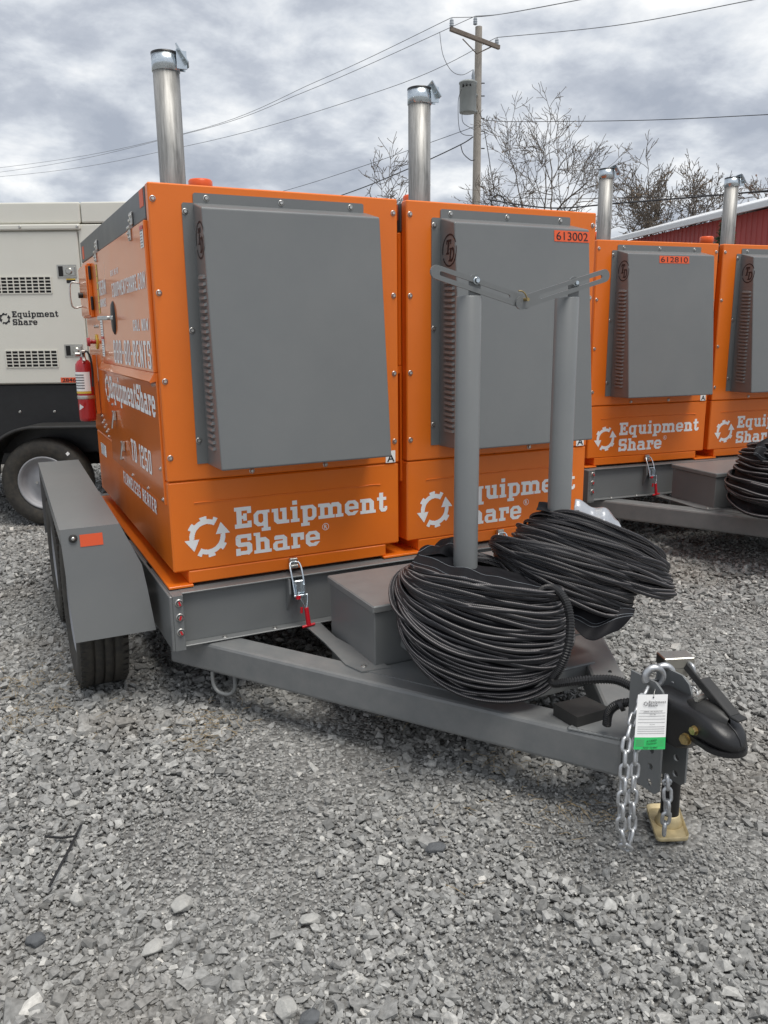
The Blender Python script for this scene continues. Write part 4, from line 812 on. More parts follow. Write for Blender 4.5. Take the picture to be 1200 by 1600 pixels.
# ------------------------------------------------------------------ hose bundles
E1, E2, E3 = Vector((.8967, -.4427, 0)), Vector((.4427, .8967, 0)), Vector((0, 0, 1))
def bundle(label, loops, D, pitch, b_len, base, r=.0078, core=True, seed=1):
    """loops: list of (left px, right px, dip px) giving the two ends and the sag of each lap of the folded duct"""
    rnd = random.Random(seed); root = thing('duct_hose_bundle', base, label, 'hose', 'folded black duct hoses'); cores = []
    for k, (l, q, dip) in enumerate(loops):
        Dk = D + rnd.gauss(0, .006); a = PD(l[0] + rnd.gauss(0, 3), l[1] + rnd.gauss(0, 4), Dk); c = PD(q[0] + rnd.gauss(0, 3), q[1] + rnd.gauss(0, 5), Dk)
        cen = (a + c) / 2; A = (c - a) / 2; dm = dip * D / F; bl = b_len * rnd.uniform(.95, 1.04)
        ang = math.asin(max(-.98, min(.98, dm / bl))) - pitch; B = -E2 * bl * math.cos(ang) - E3 * bl * math.sin(ang)
        N_ = 60; pw = rnd.uniform(.86, .96); ph = [rnd.uniform(0, 6.28) for _ in range(3)]; pts = []
        for i in range(N_):
            t = 2 * PI * i / N_; cc, ss = math.cos(t), math.sin(t); cc = math.copysign(abs(cc) ** pw, cc); ss = math.copysign(abs(ss) ** pw, ss)
            wob = .006 * math.sin(2 * t + ph[0]) + .004 * math.sin(5 * t + ph[1])
            pts.append(cen + A * cc + B * ss + E3 * wob + (A.normalized() * cc + B.normalized() * ss) * .006 * math.sin(3 * t + ph[2]))
        mb = MB(); mb.tube(pts, r * rnd.uniform(.85, 1.15), 8, closed=True, uv=True); part('hose_fold', mb, 'hose', root, base)
        cores.append([cen + A * .972 * math.cos(2 * PI * i / 48) + B * .972 * math.sin(2 * PI * i / 48) for i in range(48)])
    if core:
        mb = MB(); sel = cores[::4] + [cores[-1]]; V = [p for c_ in sel for p in c_]; n = 48
        mb.add(V, [(k * n + i, k * n + (i + 1) % n, (k + 1) * n + (i + 1) % n, (k + 1) * n + i) for k in range(len(sel) - 1) for i in range(n)], True); part('inner_folds', mb, 'fabric', root, base)
    return root
def fabric_patch(root, base, grid, material='fabric', amp=.008, seed=0, stitches=()):
    """grid: rows of control points; becomes a wrinkled sheet with real thickness"""
    nr, nc = 22, 26; G = [[Vector(p) for p in row] for row in grid]
    rows = [smooth_path(row, 14) for row in G]; L_ = min(len(r_) for r_ in rows); cols = [smooth_path([rows[k][i] for k in range(len(rows))], 12) for i in range(L_)]
    nr = len(cols[0]); V = []; r_ = np.random.default_rng(seed); ph = r_.uniform(0, 6.28, (6, 3)); fr = r_.uniform(12, 48, (6, 3))
    for i in range(L_):
        for j in range(nr):
            p = cols[i][j]; wz = sum(math.sin(p.x * fr[k][0] + ph[k][0]) * math.sin(p.y * fr[k][1] + ph[k][1] + p.z * fr[k][2]) for k in range(6)) / 6
            V.append(p + Vector((0, 0, wz * amp * 2.2)) - E2 * wz * amp)
    f = [(i * nr + j, (i + 1) * nr + j, (i + 1) * nr + j + 1, i * nr + j + 1) for i in range(L_ - 1) for j in range(nr - 1)]
    mb = MB(); mb.add(V, f, True); o = part('fabric_fold', mb, material, root, base)
    md = o.modifiers.new('thick', 'SOLIDIFY'); md.thickness = .0025
    for jf in stitches:
        j = int(jf * (nr - 1)); mb = MB(); mb.tube([V[i * nr + j] + E3 * .002 - E2 * .0015 for i in range(L_)], .0007, 4); part('stitching', mb, 'insul', o, base)
L1 = []
for k in range(56):
    t = k / 55
    if t < .3: q = t / .3; L1.append(((lerp(642, 632, q), lerp(890, 902, q)), (lerp(868, 876, q), lerp(922, 942, q)), lerp(14, 34, q)))
    elif t < .62: q = (t - .3) / .32; L1.append(((lerp(636, 620, q), lerp(896, 925, q)), (lerp(880, 886, q), lerp(950, 985, q)), lerp(30, 62, q)))
    else: q = (t - .62) / .38; L1.append(((lerp(618, 628, q), lerp(922, 960, q)), (lerp(884, 872, q), lerp(975, 990, q)), lerp(68, 106, q)))
b1 = PD(752, 1060, 2.85); base1 = Vector((b1.x, b1.y, .31))
B1 = bundle('black folded duct hose wound round the left post, nearest the camera', L1, 2.86, .33, .30, base1, r=.0074, seed=3)
fabric_patch(B1, base1, [[PD(640, 886, 2.80), PD(700, 912, 2.60), PD(785, 940, 2.55), PD(862, 938, 2.62)],
                         [PD(652, 868, 2.92), PD(715, 888, 2.86), PD(800, 912, 2.82), PD(858, 925, 2.84)],
                         [PD(690, 862, 3.02), PD(735, 880, 2.95), PD(790, 888, 2.95), PD(835, 905, 2.95)]], amp=.012, seed=4, stitches=(.12, .3, .55))
fabric_patch(B1, base1, [[PD(648, 880, 2.90), PD(668, 866, 2.92), PD(700, 870, 2.96), PD(738, 885, 3.0)], [PD(655, 862, 2.98), PD(680, 848, 3.02), PD(705, 846, 3.06), PD(752, 872, 3.1)], [PD(668, 866, 3.12), PD(700, 842, 3.14), PD(735, 858, 3.16), PD(800, 895, 3.16)]], amp=.02, seed=9, stitches=(.4,))
L2 = [((lerp(772, 778, t) + 4 * math.sin(9 * t), lerp(844, 872, t)), (lerp(1000, 972, t), lerp(905, 946, t)), lerp(-12, 30, t)) for t in [k / 31 for k in range(32)]]
b2 = PD(890, 960, 3.15); base2 = Vector((b2.x, b2.y, .31))
B2 = bundle('black folded duct hose lying lower on the right post, beneath the topmost bundle', L2, 3.10, .3, .20, base2, r=.0072, seed=5)
fabric_patch(B2, base2, [[PD(868, 925, 2.98), PD(930, 948, 2.96), PD(992, 950, 2.98)], [PD(885, 965, 2.94), PD(935, 975, 2.92), PD(988, 962, 2.94)], [PD(900, 985, 2.92), PD(930, 1003, 2.90), PD(965, 985, 2.92)]], amp=.012, seed=2, stitches=(.2, .45, .52))
L3 = [((lerp(836, 812, min(1, t * 1.8)) + 4 * math.sin(7 * t), lerp(802, 850, t)), (lerp(1030, 1046, t), lerp(878, 930, t)), lerp(-14, 22, t)) for t in [k / 35 for k in range(36)]]
b3 = PD(925, 880, 3.2); base3 = Vector((b3.x, b3.y, .5))
B3 = bundle('topmost black folded duct hose on the right post with a silver sheet end', L3, 3.16, .3, .21, base3, r=.0072, seed=8)
fabric_patch(B3, base3, [[PD(896, 800, 3.22), PD(930, 808, 3.22), PD(978, 834, 3.22)], [PD(898, 784, 3.30), PD(940, 796, 3.30), PD(966, 812, 3.30)]], 'silverfab', amp=.012, seed=6)
fabric_patch(B3, base3, [[PD(838, 797, 3.02), PD(870, 804, 3.02), PD(900, 812, 3.02)], [PD(842, 786, 3.15), PD(868, 790, 3.15), PD(905, 798, 3.15)]], 'fabric', amp=.01, seed=7)
L4 = [((lerp(1180, 1142, min(1, t * 1.6)), lerp(690, 790, t)), (lerp(1262, 1300, t), lerp(700, 790, t)), lerp(6, 26, t)) for t in [k / 17 for k in range(18)]]
b4 = PD(1220, 805, 5.2); base4 = Vector((b4.x, b4.y, .36))
B4 = bundle('black folded duct hose on the far trailer, cut by the right edge', L4, 5.15, .22, .30, base4, r=.0105, seed=11)
fabric_patch(B4, base4, [[PD(1176, 712, 4.95), PD(1210, 722, 4.95), PD(1240, 722, 4.95)], [PD(1184, 690, 5.05), PD(1212, 684, 5.05), PD(1245, 690, 5.05)]], 'fabric', amp=.015, seed=12, stitches=(.2, .5))

# ------------------------------------------------------------------ chains, tag, lock
def link_mesh(L=.052, wd=.033, r=.0055):
    a, c = L / 2 - wd / 2, wd / 2 - r; pts = []
    for k in range(9): t = -PI / 2 + PI * k / 8; pts.append((a + c * math.cos(t), c * math.sin(t), 0))
    for k in range(9): t = PI / 2 + PI * k / 8; pts.append((-a + c * math.cos(t), c * math.sin(t), 0))
    return MB().tube(pts, r, 8, closed=True).mesh('chain_link', 'galv')
LINK = link_mesh()
def chain(root, base, path, step=.037):
    P_ = smooth_path(path, 30); acc = 0; nxt = 0; k = 0
    for a, b_ in zip(P_, P_[1:]):
        d = (b_ - a).length
        while nxt <= acc + d:
            t = (nxt - acc) / d; p = a.lerp(b_, t); dr = (b_ - a).normalized()
            up = E2 if k % 2 else E1; z = (up - dr * up.dot(dr)).normalized(); y = z.cross(dr)
            o = link('chain_link', LINK, root); mt = Matrix(((dr.x, y.x, z.x, 0), (dr.y, y.y, z.y, 0), (dr.z, y.z, z.z, 0), (0, 0, 0, 1)))
            o.matrix_local = Matrix.Translation(p - base) @ mt @ Matrix.Rotation(random.gauss(0, .25), 4, 'X'); nxt += step; k += 1
        acc += d
bs = PD(985, 1325, 2.24); C1 = thing('safety_chain', bs, 'looped galvanized safety chain hanging beside the paper tag', 'chain', 'safety chains')
chain(C1, bs, [PD(1008, 1082, 2.34), PD(994, 1110, 2.29), PD(979, 1160, 2.24), PD(975, 1210, 2.23), PD(971, 1260, 2.23), PD(971, 1300, 2.24), PD(978, 1324, 2.25), PD(987, 1300, 2.26), PD(988, 1250, 2.26), PD(992, 1200, 2.26), PD(995, 1160, 2.27), PD(1002, 1125, 2.31), PD(1012, 1095, 2.36)])
def hook(base, root, c, R_, r, a0, a1, name='hook'):
    pts = [c + (E1 * math.cos(a) * .92 + E3 * math.sin(a) + E2 * .05 * math.sin(a)) * R_ for a in np.linspace(a0, a1, 22).tolist()]
    n = len(pts); rr = [r * (1.0 - .45 * (k / (n - 1)) ** 3) for k in range(n)]; part(name, MB().tube(pts, rr, 12), 'galv', root, base)
hook(bs, C1, PD(1022, 1058, 2.36), .0285, .0115, PI * 1.15, -PI * .38)
hook(bs, C1, PD(1037, 1056, 2.44), .031, .0115, PI * .75, -PI * .28)
bs2 = PD(1043, 1300, 2.42); C2 = thing('safety_chain', bs2, 'short galvanized safety chain hanging in front of the jack leg', 'chain', 'safety chains')
chain(C2, bs2, [PD(1042, 1222, 2.335), PD(1043, 1250, 2.335), PD(1041, 1275, 2.345), PD(1038, 1296, 2.36), PD(1039, 1311, 2.36)])
part('weld_ring', MB().tube([PD(1042, 1222, 2.34) + E1 * .011 * math.cos(a) + E3 * .008 * math.sin(a) for a in np.linspace(0, 6.0, 14).tolist()], .005, 8), 'galv', C2, bs2)
# fine pin chain over the coupler
bs3 = PD(1050, 1095, 2.40); C3 = thing('pin_chain', bs3, 'thin bright lock-pin chain draped over the black coupler', 'chain')
LINK_S = link_mesh(.020, .011, .0016)
_L = LINK; LINK = LINK_S
chain(C3, bs3, [PD(1045, 1093, 2.36), PD(1058, 1088, 2.37), PD(1074, 1094, 2.385), PD(1082, 1092, 2.39)], .0155)
chain(C3, bs3, [PD(1053, 1068, 2.42), PD(1066, 1078, 2.41), PD(1078, 1094, 2.39)], .0155)
chain(C3, bs3, [PD(1078, 1072, 2.46), PD(1088, 1080, 2.45), PD(1092, 1094, 2.43)], .0155)
LINK = _L
bl = PD(1056, 1062, 2.48); PL = thing('padlock', bl, 'stainless steel block padlock on the coupler lever', 'padlock')
mt = Matrix.Translation(PD(1055, 1031, 2.49)) @ Matrix.Rotation(math.radians(-20), 4, 'Z')
part('lock_body', MB().cbox(mt, .098, .060, .036, .003).cbox(mt @ Matrix.Translation((.008, -.002, -.031)), .076, .050, .025, .002), 'stainless', PL, bl)
cc = PD(1076, 1046, 2.47); part('shackle', MB().tube(smooth_path([PD(1066, 1040, 2.50), PD(1076, 1036, 2.47), PD(1083, 1042, 2.45), PD(1085, 1056, 2.45), PD(1084, 1066, 2.45)], 6), .0058, 10), 'galv', PL, bl)
# rental tag
def make_tag():
    TL, TR, BL, BR = PD(996, 1085, 2.245), PD(1044, 1085, 2.265), PD(990, 1171, 2.235), PD(1038, 1171, 2.255)
    ex = TR - TL; ey = TL - BL; base = (BL + BR) / 2; t = thing('rental_tag', base, 'white and green paper tag wired to the coupler bracket', 'tag')
    nrm = ex.cross(ey).normalized(); o = BL
    def at(a, b_, k=0): return o + ex * a + ey * b_ + nrm * k + nrm * .004 * math.sin(a * 2.5 + b_)
    def sheet(name, a0, a1, b0, b1, k, mm, seg=6):
        mb = MB(); V = []; f = []
        for i in range(seg + 1): V += [at(lerp(a0, a1, i / seg), b0, k), at(lerp(a0, a1, i / seg), b1, k)]
        mb.add(V, [(2 * i, 2 * i + 2, 2 * i + 3, 2 * i + 1) for i in range(seg)]); return part(name, mb, mm, t, base)
    cd = sheet('card', 0, 1, .22, 1, 0, 'card'); cd.modifiers.new('s', 'SOLIDIFY').thickness = .0006
    gc = sheet('green_strip', 0, 1, 0, .2195, 0, 'green'); gc.modifiers.new('s', 'SOLIDIFY').thickness = .0006
    for z in (.66, .605, .55, .49, .41, .37, .33, .29): sheet('print', .06, .94, z, z + .006, .0012, 'cardline')
    sheet('print', .10, .86, .705, .709, .0012, 'cardline')
    mb = MB(); eu, ev = ex.normalized(), ey.normalized()
    logo(mb, at(.34, .845, .003), eu, ev, ey.length * .045, reg=False); part('logo', mb, 'cardline', t, base)
    for s, a, z, wd, h in (('(888) 80-RENTS', .20, .675, .6, .026), ('RENT ME', .40, .632, .2, .016), ('NOTES', .42, .452, .17, .014)):
        mb = MB(); sans(mb, s, at(a, z, .003), eu, ev, ex.length * wd, ey.length * h); part('print', mb, 'cardline', t, base)
    for z in (.17, .135, .10, .065): sheet('print', .04, .30, z, z + .008, .0012, 'cardline'); sheet('print', .72, .95, z, z + .004, .0012, 'cardline')
    mb = MB(); sans(mb, 'READY TO RENT', at(.27, .022, .003), eu, ev, ex.length * .46, ey.length * .03); part('print', mb, 'decal', t, base)
    for s, z in (('613002', .135), ('Cameron', .085)): mb = MB(); sans(mb, s, at(.36, z, .003), eu + ev * .1, ev + eu * .25, ex.length * .32, ey.length * .034); part('print', mb, 'decal', t, base)
    part('eyelet', MB().cyl(at(.5, .95, .001), at(.5, .95, .002), .0022, n=12), 'decal', t, base)
    part('wire_tie', MB().tube(smooth_path([at(.5, .95, .002), at(.52, 1.02, .0), at(.62, 1.09, -.01), at(.75, 1.02, -.03)], 5), .0008, 5), 'bolt', t, base)
make_tag()

# ------------------------------------------------------------------ fire extinguisher on the near heater's side
xe, ye = .540, 5.02
EX = thing('fire_extinguisher', (xe, ye, 1.06), 'red fire extinguisher hanging on the near heater side', 'extinguisher'); ob_ = (xe, ye, 1.06)
def ep(name, mb, mm, par=None): return part(name, mb, mm, par or EX, ob_)
cyl_ = ep('cylinder', MB().lathe([(0, 1.062), (.040, 1.060), (.047, 1.068), (.048, 1.08), (.048, 1.365), (.044, 1.39), (.032, 1.408), (.018, 1.416), (.016, 1.43)], (xe, ye, 0), (0, 0, 1), 30), 'red')
lb = MB(); n = 14; V = []
for i in range(n + 1): a = PI * .62 + PI * 1.05 * i / n; V += [(xe + .0487 * math.cos(a), ye + .0487 * math.sin(a), 1.235), (xe + .0487 * math.cos(a), ye + .0487 * math.sin(a), 1.345)]
lb.add(V, [(2 * i, 2 * i + 2, 2 * i + 3, 2 * i + 1) for i in range(n)], True); ep('label_sheet', lb, 'white', cyl_)
lb = MB(); lb.add([(p[0] + (p[0] - xe) * .012, p[1] + (p[1] - ye) * .012, 1.222 if p[2] < 1.3 else 1.2345) for p in V], [(2 * i, 2 * i + 2, 2 * i + 3, 2 * i + 1) for i in range(n)], True); ep('label_band', lb, 'yellow', cyl_)
for zz in (1.325, 1.31, 1.295, 1.28, 1.265, 1.25):
    lb = MB(); k = slice(8, 24); lb.add([(p[0] + (p[0] - xe) * .02, p[1] + (p[1] - ye) * .02, zz if i % 2 == 0 else zz + .006) for i, p in enumerate(V[k])], [(2 * i, 2 * i + 2, 2 * i + 3, 2 * i + 1) for i in range(7)], True); ep('print', lb, 'cardline', cyl_)
ep('print', MB().add([PX(124.5, 631, .492), PX(124.5, 641, .492), PX(131, 636, .492)], [(0, 1, 2)]), 'white', cyl_)
ep('valve', MB().cyl((xe, ye, 1.425), (xe, ye, 1.462), .015, n=14).box(xe - .012, xe + .012, ye - .05, ye + .02, 1.455, 1.468, .003).cbox(Matrix.Translation((xe, ye - .035, 1.43)) @ Matrix.Rotation(.7, 4, 'X'), .016, .07, .006, .002).cyl((xe - .015, ye, 1.445), (xe - .04, ye, 1.445), .012, n=14), 'bolt')
ep('discharge_hose', MB().tube(smooth_path([(xe, ye - .01, 1.45), (xe + .02, ye - .05, 1.46), (xe + .035, ye - .062, 1.42), (xe + .04, ye - .055, 1.34), (xe + .035, ye - .05, 1.26)], 6), .006, 8), 'plastic')
ep('bracket', MB().lathe([(.0495, 1.19), (.0505, 1.195), (.0505, 1.205), (.0495, 1.21)], (xe, ye, 0), (0, 0, 1), 28), 'bolt')
ep('wall_bracket', MB().box(xe + .050, .612, ye - .012, ye + .012, 1.10, 1.44), 'orange')

# ------------------------------------------------------------------ white generator trailer behind on the left
def make_generator():
    global OFF
    D = 6.75; a = math.atan2(-.4427, .8967); s0 = -2.81; o = E2 * D + E1 * s0
    root = thing('generator_trailer', (o.x, o.y, 0), 'white towable generator with black base behind the near heater', 'generator', None, a); OFF = (s0, 0, 0)   # local x = along, y = away, z = up
    sh = part('enclosure', MB().box(-6.2, -.9, .012, 1.7, 1.16, 2.40, .01), 'cream', root)
    b = MB()
    for x0, x1 in ((-6.2, -4.2), (-4.195, -2.393), (-2.387, -1.985), (-1.98, -.9)): b.box(x0, x1, -.004, 1.71, 2.425, 2.585, .012)
    part('roof_panel', b, 'cream', root)
    part('rain_gutter', MB().box(-6.2, -2.392, -.030, .011, 2.372, 2.418, .012), 'cream', root)
    for x in (-2.87, -2.415, -3.6): inst('bolt', BOLT, root, (x, -.0305, 2.395))
    dr = part('access_door', MB().box(-4.2, -2.428, -.012, .0115, 1.168, 2.362, .006), 'cream', root)
    part('corner_post', MB().box(-2.420, -1.99, -.006, .0115, 1.165, 2.415, .006), 'cream', root)
    def vent(x0, x1, z0, z1):
        v = part('vent', MB().box(x0, x1, -.0125, -.0121, z0, z1), 'darkvoid', dr)
        nx, nz = max(2, round((x1 - x0) / .05)), 5
        for i in range(nx + 1): x = lerp(x0, x1, i / nx); part('grille_bar', MB().box(x - .0042, x + .0042, -.020, -.0126, z0, z1), 'cream', v)
        for j in range(nz + 1): z = lerp(z0, z1, j / nz); part('grille_bar', MB().box(x0 - .0035, x1 + .0035, -.0175, -.0128, z - .0038, z + .0038), 'cream', v)
    vent(-3.43, -2.67, 1.888, 2.017); vent(-3.10, -2.676, 1.30, 1.434)
    for x0, x1, z0, z1 in ((-2.614, -2.456, 2.005, 2.108), (-2.613, -2.460, 1.378, 1.482)):
        p = part('latch', MB().box(x0, x1, -.0165, -.0121, z0, z1, .004), 'stainless', dr); part('latch_recess', MB().box(x0 + .012, x0 + .048, -.0172, -.0166, z0 + .012, z1 - .012), 'darkvoid', p)
        part('paddle', MB().box(x0 + .05, x1 - .012, -.024, -.0167, z0 + .014, z1 - .014, .004).cyl(((x0 + x1) / 2 + .02, -.024, (z0 + z1) / 2), ((x0 + x1) / 2 + .02, -.034, (z0 + z1) / 2), .028, .02, n=18), 'stainless', p)
    b = MB(); gb = MB(); logo(b, (-3.014, -.0135, 1.702), (1, 0, 0), (0, 0, 1), .048, reg=False, gear=gb); part('lettering', b, 'decal', dr); part('logo', gb, 'decal', dr)
    part('number_plate', MB().add([(-2.668, -.0135, 1.172), (-2.44, -.0135, 1.172), (-2.44, -.0135, 1.213), (-2.668, -.0135, 1.213)], [(0, 1, 2, 3)]), 'decal_or', dr)
    b = MB(); sans(b, '2846', (-2.655, -.0146, 1.178), (1, 0, 0), (0, 0, 1), .112, .029); part('lettering', b, 'decal', dr)
    part('sticker', MB().add([(-2.545, -.0135, 1.965), (-2.472, -.0135, 1.965), (-2.472, -.0135, 1.999), (-2.545, -.0135, 1.999)], [(0, 1, 2, 3)]), 'decal', dr)
    part('sticker', MB().add([(-2.545, -.0146, 1.990), (-2.472, -.0146, 1.990), (-2.472, -.0146, 2.0), (-2.545, -.0146, 2.0)], [(0, 1, 2, 3)]), 'yellow', dr)
    bs_ = part('fuel_base', MB().box(-6.2, -.9, .02, 1.68, .58, 1.155, .01), 'black', root)
    for x in (-2.76, -3.05): inst('bolt', BOLT, bs_, (x, .0195, .93))
    part('frame_rail', MB().box(-6.6, -.5, .18, .30, .46, .5795, .01).box(-6.6, -.5, 1.40, 1.52, .46, .5795, .01), 'black', root)
    part('red_reflector', MB().box(-2.33, -2.20, .012, .0195, .60, .68), 'red', bs_)
    # curved fender, tandem wheels
    cx = -2.80; b = MB(); n = 22; prof = [(-3.30, .40)] + [(cx - .02 + .47 * math.cos(t), .40 + .44 * math.sin(t)) for t in np.linspace(PI * .98, PI * .52, n).tolist()] + [(-1.2, .845)]
    V = []
    for x, z in prof: V += [(x, -.265, z), (x, -.265, z - .022), (x, .06, z), (x, .06, z - .022)]
    m_ = len(prof); f = []
    for i in range(m_ - 1):
        k = 4 * i; f += [(k, k + 4, k + 6, k + 2), (k + 1, k + 3, k + 7, k + 5), (k, k + 1, k + 5, k + 4), (k + 2, k + 6, k + 7, k + 3)]
    b.add(V, f); b.tube([(x, -.265, z - .011) for x, z in prof], .014, 8); part('fender', b, 'blackd', root)
    for wx in (cx, cx + .95):
        wh = link('wheel', None, root, (wx - OFF[0], -.13, .365)); b = MB()
        pr = [(.215, -.08), (.24, -.098), (.29, -.106), (.335, -.10), (.358, -.08), (.365, -.05), (.365, .05), (.358, .08), (.29, .106), (.215, .08)]
        b.lathe(pr, (0, 0, 0), (0, 1, 0), 48); part('tyre', b, 'rubber', wh, (0, 0, 0))
        b = MB(); b.lathe([(.218, -.075), (.222, -.095), (.210, -.097), (.195, -.07), (.175, -.03), (.13, -.035), (.09, -.05), (.06, -.05), (.055, -.085), (0, -.088)], (0, 0, 0), (0, 1, 0), 40); rm = part('rim', b, 'rim', wh, (0, 0, 0))
        for k in range(6): t = k * PI / 3; part('lug_nut', MB().cyl((.075 * math.cos(t), -.05, .075 * math.sin(t)), (.075 * math.cos(t), -.068, .075 * math.sin(t)), .011, n=6, smooth=False), 'bolt', rm, (0, 0, 0))
        part('lettering', MB().add([(.20, -.106, .245), (.215, -.106, .225), (.235, -.104, .243), (.22, -.104, .262)], [(0, 1, 2, 3)]), 'white', wh, (0, 0, 0))
    OFF = (0, 0, 0)
make_generator()

# ------------------------------------------------------------------ utility pole and wires
DP = 27.0
def up_pt(u, v, D): return PD(u, v, D)
top = PD(748, 42, DP); pb = Vector((top.x, top.y, 0))
UP = thing('utility_pole', pb, 'grey wooden utility pole with crossarm and transformer', 'utility pole')
part('pole', MB().cyl((pb.x, pb.y, 0), (top.x, top.y, top.z), .17, .115, n=18), 'wood', UP, pb)
ca, cb_ = PD(703, 48, DP - .9), PD(779, 77, DP + .35); d = (cb_ - ca).normalized(); off_ = -E2 * .17
b = MB(); mid = (ca + cb_) / 2 + off_; zx = d; yx = Vector((0, 0, 1)).cross(zx).normalized(); xx = zx.cross(yx)
mt = Matrix(((zx.x, yx.x, xx.x, mid.x), (zx.y, yx.y, xx.y, mid.y), (zx.z, yx.z, xx.z, mid.z), (0, 0, 0, 1))); b.cbox(mt, (cb_ - ca).length, .10, .13, .008); arm = part('crossarm', b, 'wood2', UP, pb)
for u, v, q in ((723, 61, DP - .6), (768, 73, DP + .2)):
    part('brace', MB().tube([PD(u, v, q - .2), PD(745, 84, DP - .2)], .02, 6), 'wood2', UP, pb)
def insulator(p):
    o = part('insulator', MB().lathe([(.03, 0), (.07, .02), (.07, .05), (.05, .06), (.07, .09), (.07, .12), (.05, .13), (.065, .16), (.06, .20), (.035, .22), (.03, .26), (0, .27)], p, (0, 0, 1), 14), 'insul', UP, pb); return Vector(p) + Vector((0, 0, .27))
iA = insulator(PD(705, 45, DP - .9) + off_ + Vector((0, 0, .0))); iC = insulator(PD(775, 75, DP + .3) + off_); iB = insulator(PD(742, 41, DP - .05) + off_ * .6)
tp = PD(731, 153, DP - .25)
tr = part('transformer', MB().lathe([(0, -.46), (.27, -.46), (.28, -.44), (.28, .42), (.30, .43), (.30, .47), (.20, .52), (0, .53)], tp, (0, 0, 1), 24), 'transf', UP, pb)
part('bushing', MB().lathe([(.04, .5), (.06, .56), (.05, .62), (.06, .66), (.04, .75), (.015, .86)], tp + E1 * .17, (0, 0, 1), 10), 'insul', tr, pb)
for k in range(3): part('bushing', MB().cyl(tp - E1 * .18 - E2 * .22 + E1 * .12 * k + Vector((0, 0, .3)), tp - E1 * .2 - E2 * .36 + E1 * .12 * k + Vector((0, 0, .33)), .035, .02, n=8), 'plastic', tr, pb)
part('mounting_bracket', MB().tube([tp + E1 * .1 + Vector((0, 0, .25)), pb + Vector((0, 0, tp.z + .25))], .04, 6).tube([tp + E1 * .1 - Vector((0, 0, .25)), pb + Vector((0, 0, tp.z - .25))], .04, 6), 'transf', UP, pb)
for v in (130, 150, 185, 205, 232, 292): part('pole_bolt', MB().cyl(PD(752, v, DP - .15), PD(757, v, DP - .1), .018, n=6), 'wire', UP, pb)
def wire(label, pts, r, mm='wire', sag=None, name='power_line'):
    P_ = [Vector(p) for p in pts]; P_ = smooth_path(P_, 10)
    o = part(name, MB().tube(P_, r, 5), mm, None, (0, 0, 0)); tag(o, label, 'wire'); return o
wire('upper of the two close power lines running left from the crossarm', [iA, PD(500, 125, 33), PD(290, 208, 42), PD(0, 262, 60), PD(-400, 300, 90)], .011, 'wire2')
wire('power line from the pole top running left beside the crossarm line', [iB, PD(480, 142, 33), PD(290, 209, 42), PD(0, 269, 62), PD(-400, 312, 92)], .011, 'wire2')
wire('lowest of the three power lines crossing the sky at left', [iC, PD(600, 140, 31), PD(292, 228, 42), PD(0, 276, 60), PD(-400, 300, 90)], .011, 'wire2')
wire('power line from the crossarm rising to the top edge of the photo', [iA, PD(770, 24, 25.5), PD(910, -1, 21), PD(1100, -35, 17)], .011, 'wire2')
wire('power line from the pole top leaving at the top edge', [iB, PD(790, 21, 25.6), PD(920, -3, 21.2), PD(1100, -38, 17.2)], .011, 'wire2')
wire('power line from the crossarm right end to the upper right corner', [iC, PD(960, 40, 23), PD(1170, 1, 19), PD(1300, -26, 17)], .011, 'wire2')
wire('lone dark wire crossing level to the right edge below the transformer', [PD(757, 187, DP - .1), PD(800, 190, 26), PD(1000, 188, 22), PD(1200, 179, 19), PD(1400, 168, 16)], .010)
wire('thin service wire descending left behind the second stack', [PD(741, 198, DP - .1), PD(680, 220, 29), PD(560, 262, 33), PD(445, 298, 38), PD(300, 335, 44)], .010)
wire('thick service cable descending left below the thin wire', [PD(739, 214, DP - .1), PD(716, 228, 28), PD(640, 263, 30), PD(540, 303, 34), PD(420, 340, 40)], .020)
wire('thick black cable drooping in front of the bare trees', [PD(762, 312, 24), PD(860, 325, 23), PD(960, 318, 21), PD(1060, 310, 19.5), PD(1200, 298, 18), PD(1350, 284, 16)], .020)
wire('thin cable just above the thick one in the trees', [PD(757, 305, 25), PD(860, 311, 24), PD(1000, 308, 22), PD(1120, 304, 20), PD(1300, 294, 17)], .009)
wire('dark down wire slanting from the pole to behind the heater', [PD(757, 205, DP - .15), PD(763, 240, DP - .3), PD(769, 280, DP - .5), PD(774, 316, DP - .7)], .014)
wire('jumper wire hanging from the power line to the transformer', [PD(687, 50, DP - 1.2), PD(692, 85, DP - 1.1), PD(705, 110, DP - .8), PD(722, 117, DP - .5), tp + E1 * .17 + Vector((0, 0, .86))], .010, 'wire2')
wire('slack jumper loop left of the pole under the transformer', [PD(721, 140, DP - .6), PD(716, 160, DP - .6), PD(719, 205, DP - .5), PD(738, 212, DP - .2)], .010)
wire('short jumper loop below the transformer', [PD(722, 176, DP - .6), PD(724, 192, DP - .6), PD(740, 202, DP - .2)], .010)
wire('drip loop hanging from the thick service cable beside the pole', [PD(720, 227, 27.6), PD(724, 240, 27.4), PD(735, 250, 27.2), PD(741, 250, DP - .15)], .016)
wire('coil of spare cable on the wires right of the pole', [PD(778, 316, 24) + (E1 * math.cos(t) + E3 * math.sin(t)) * .2 for t in np.linspace(0, 6.0, 14).tolist()], .018)

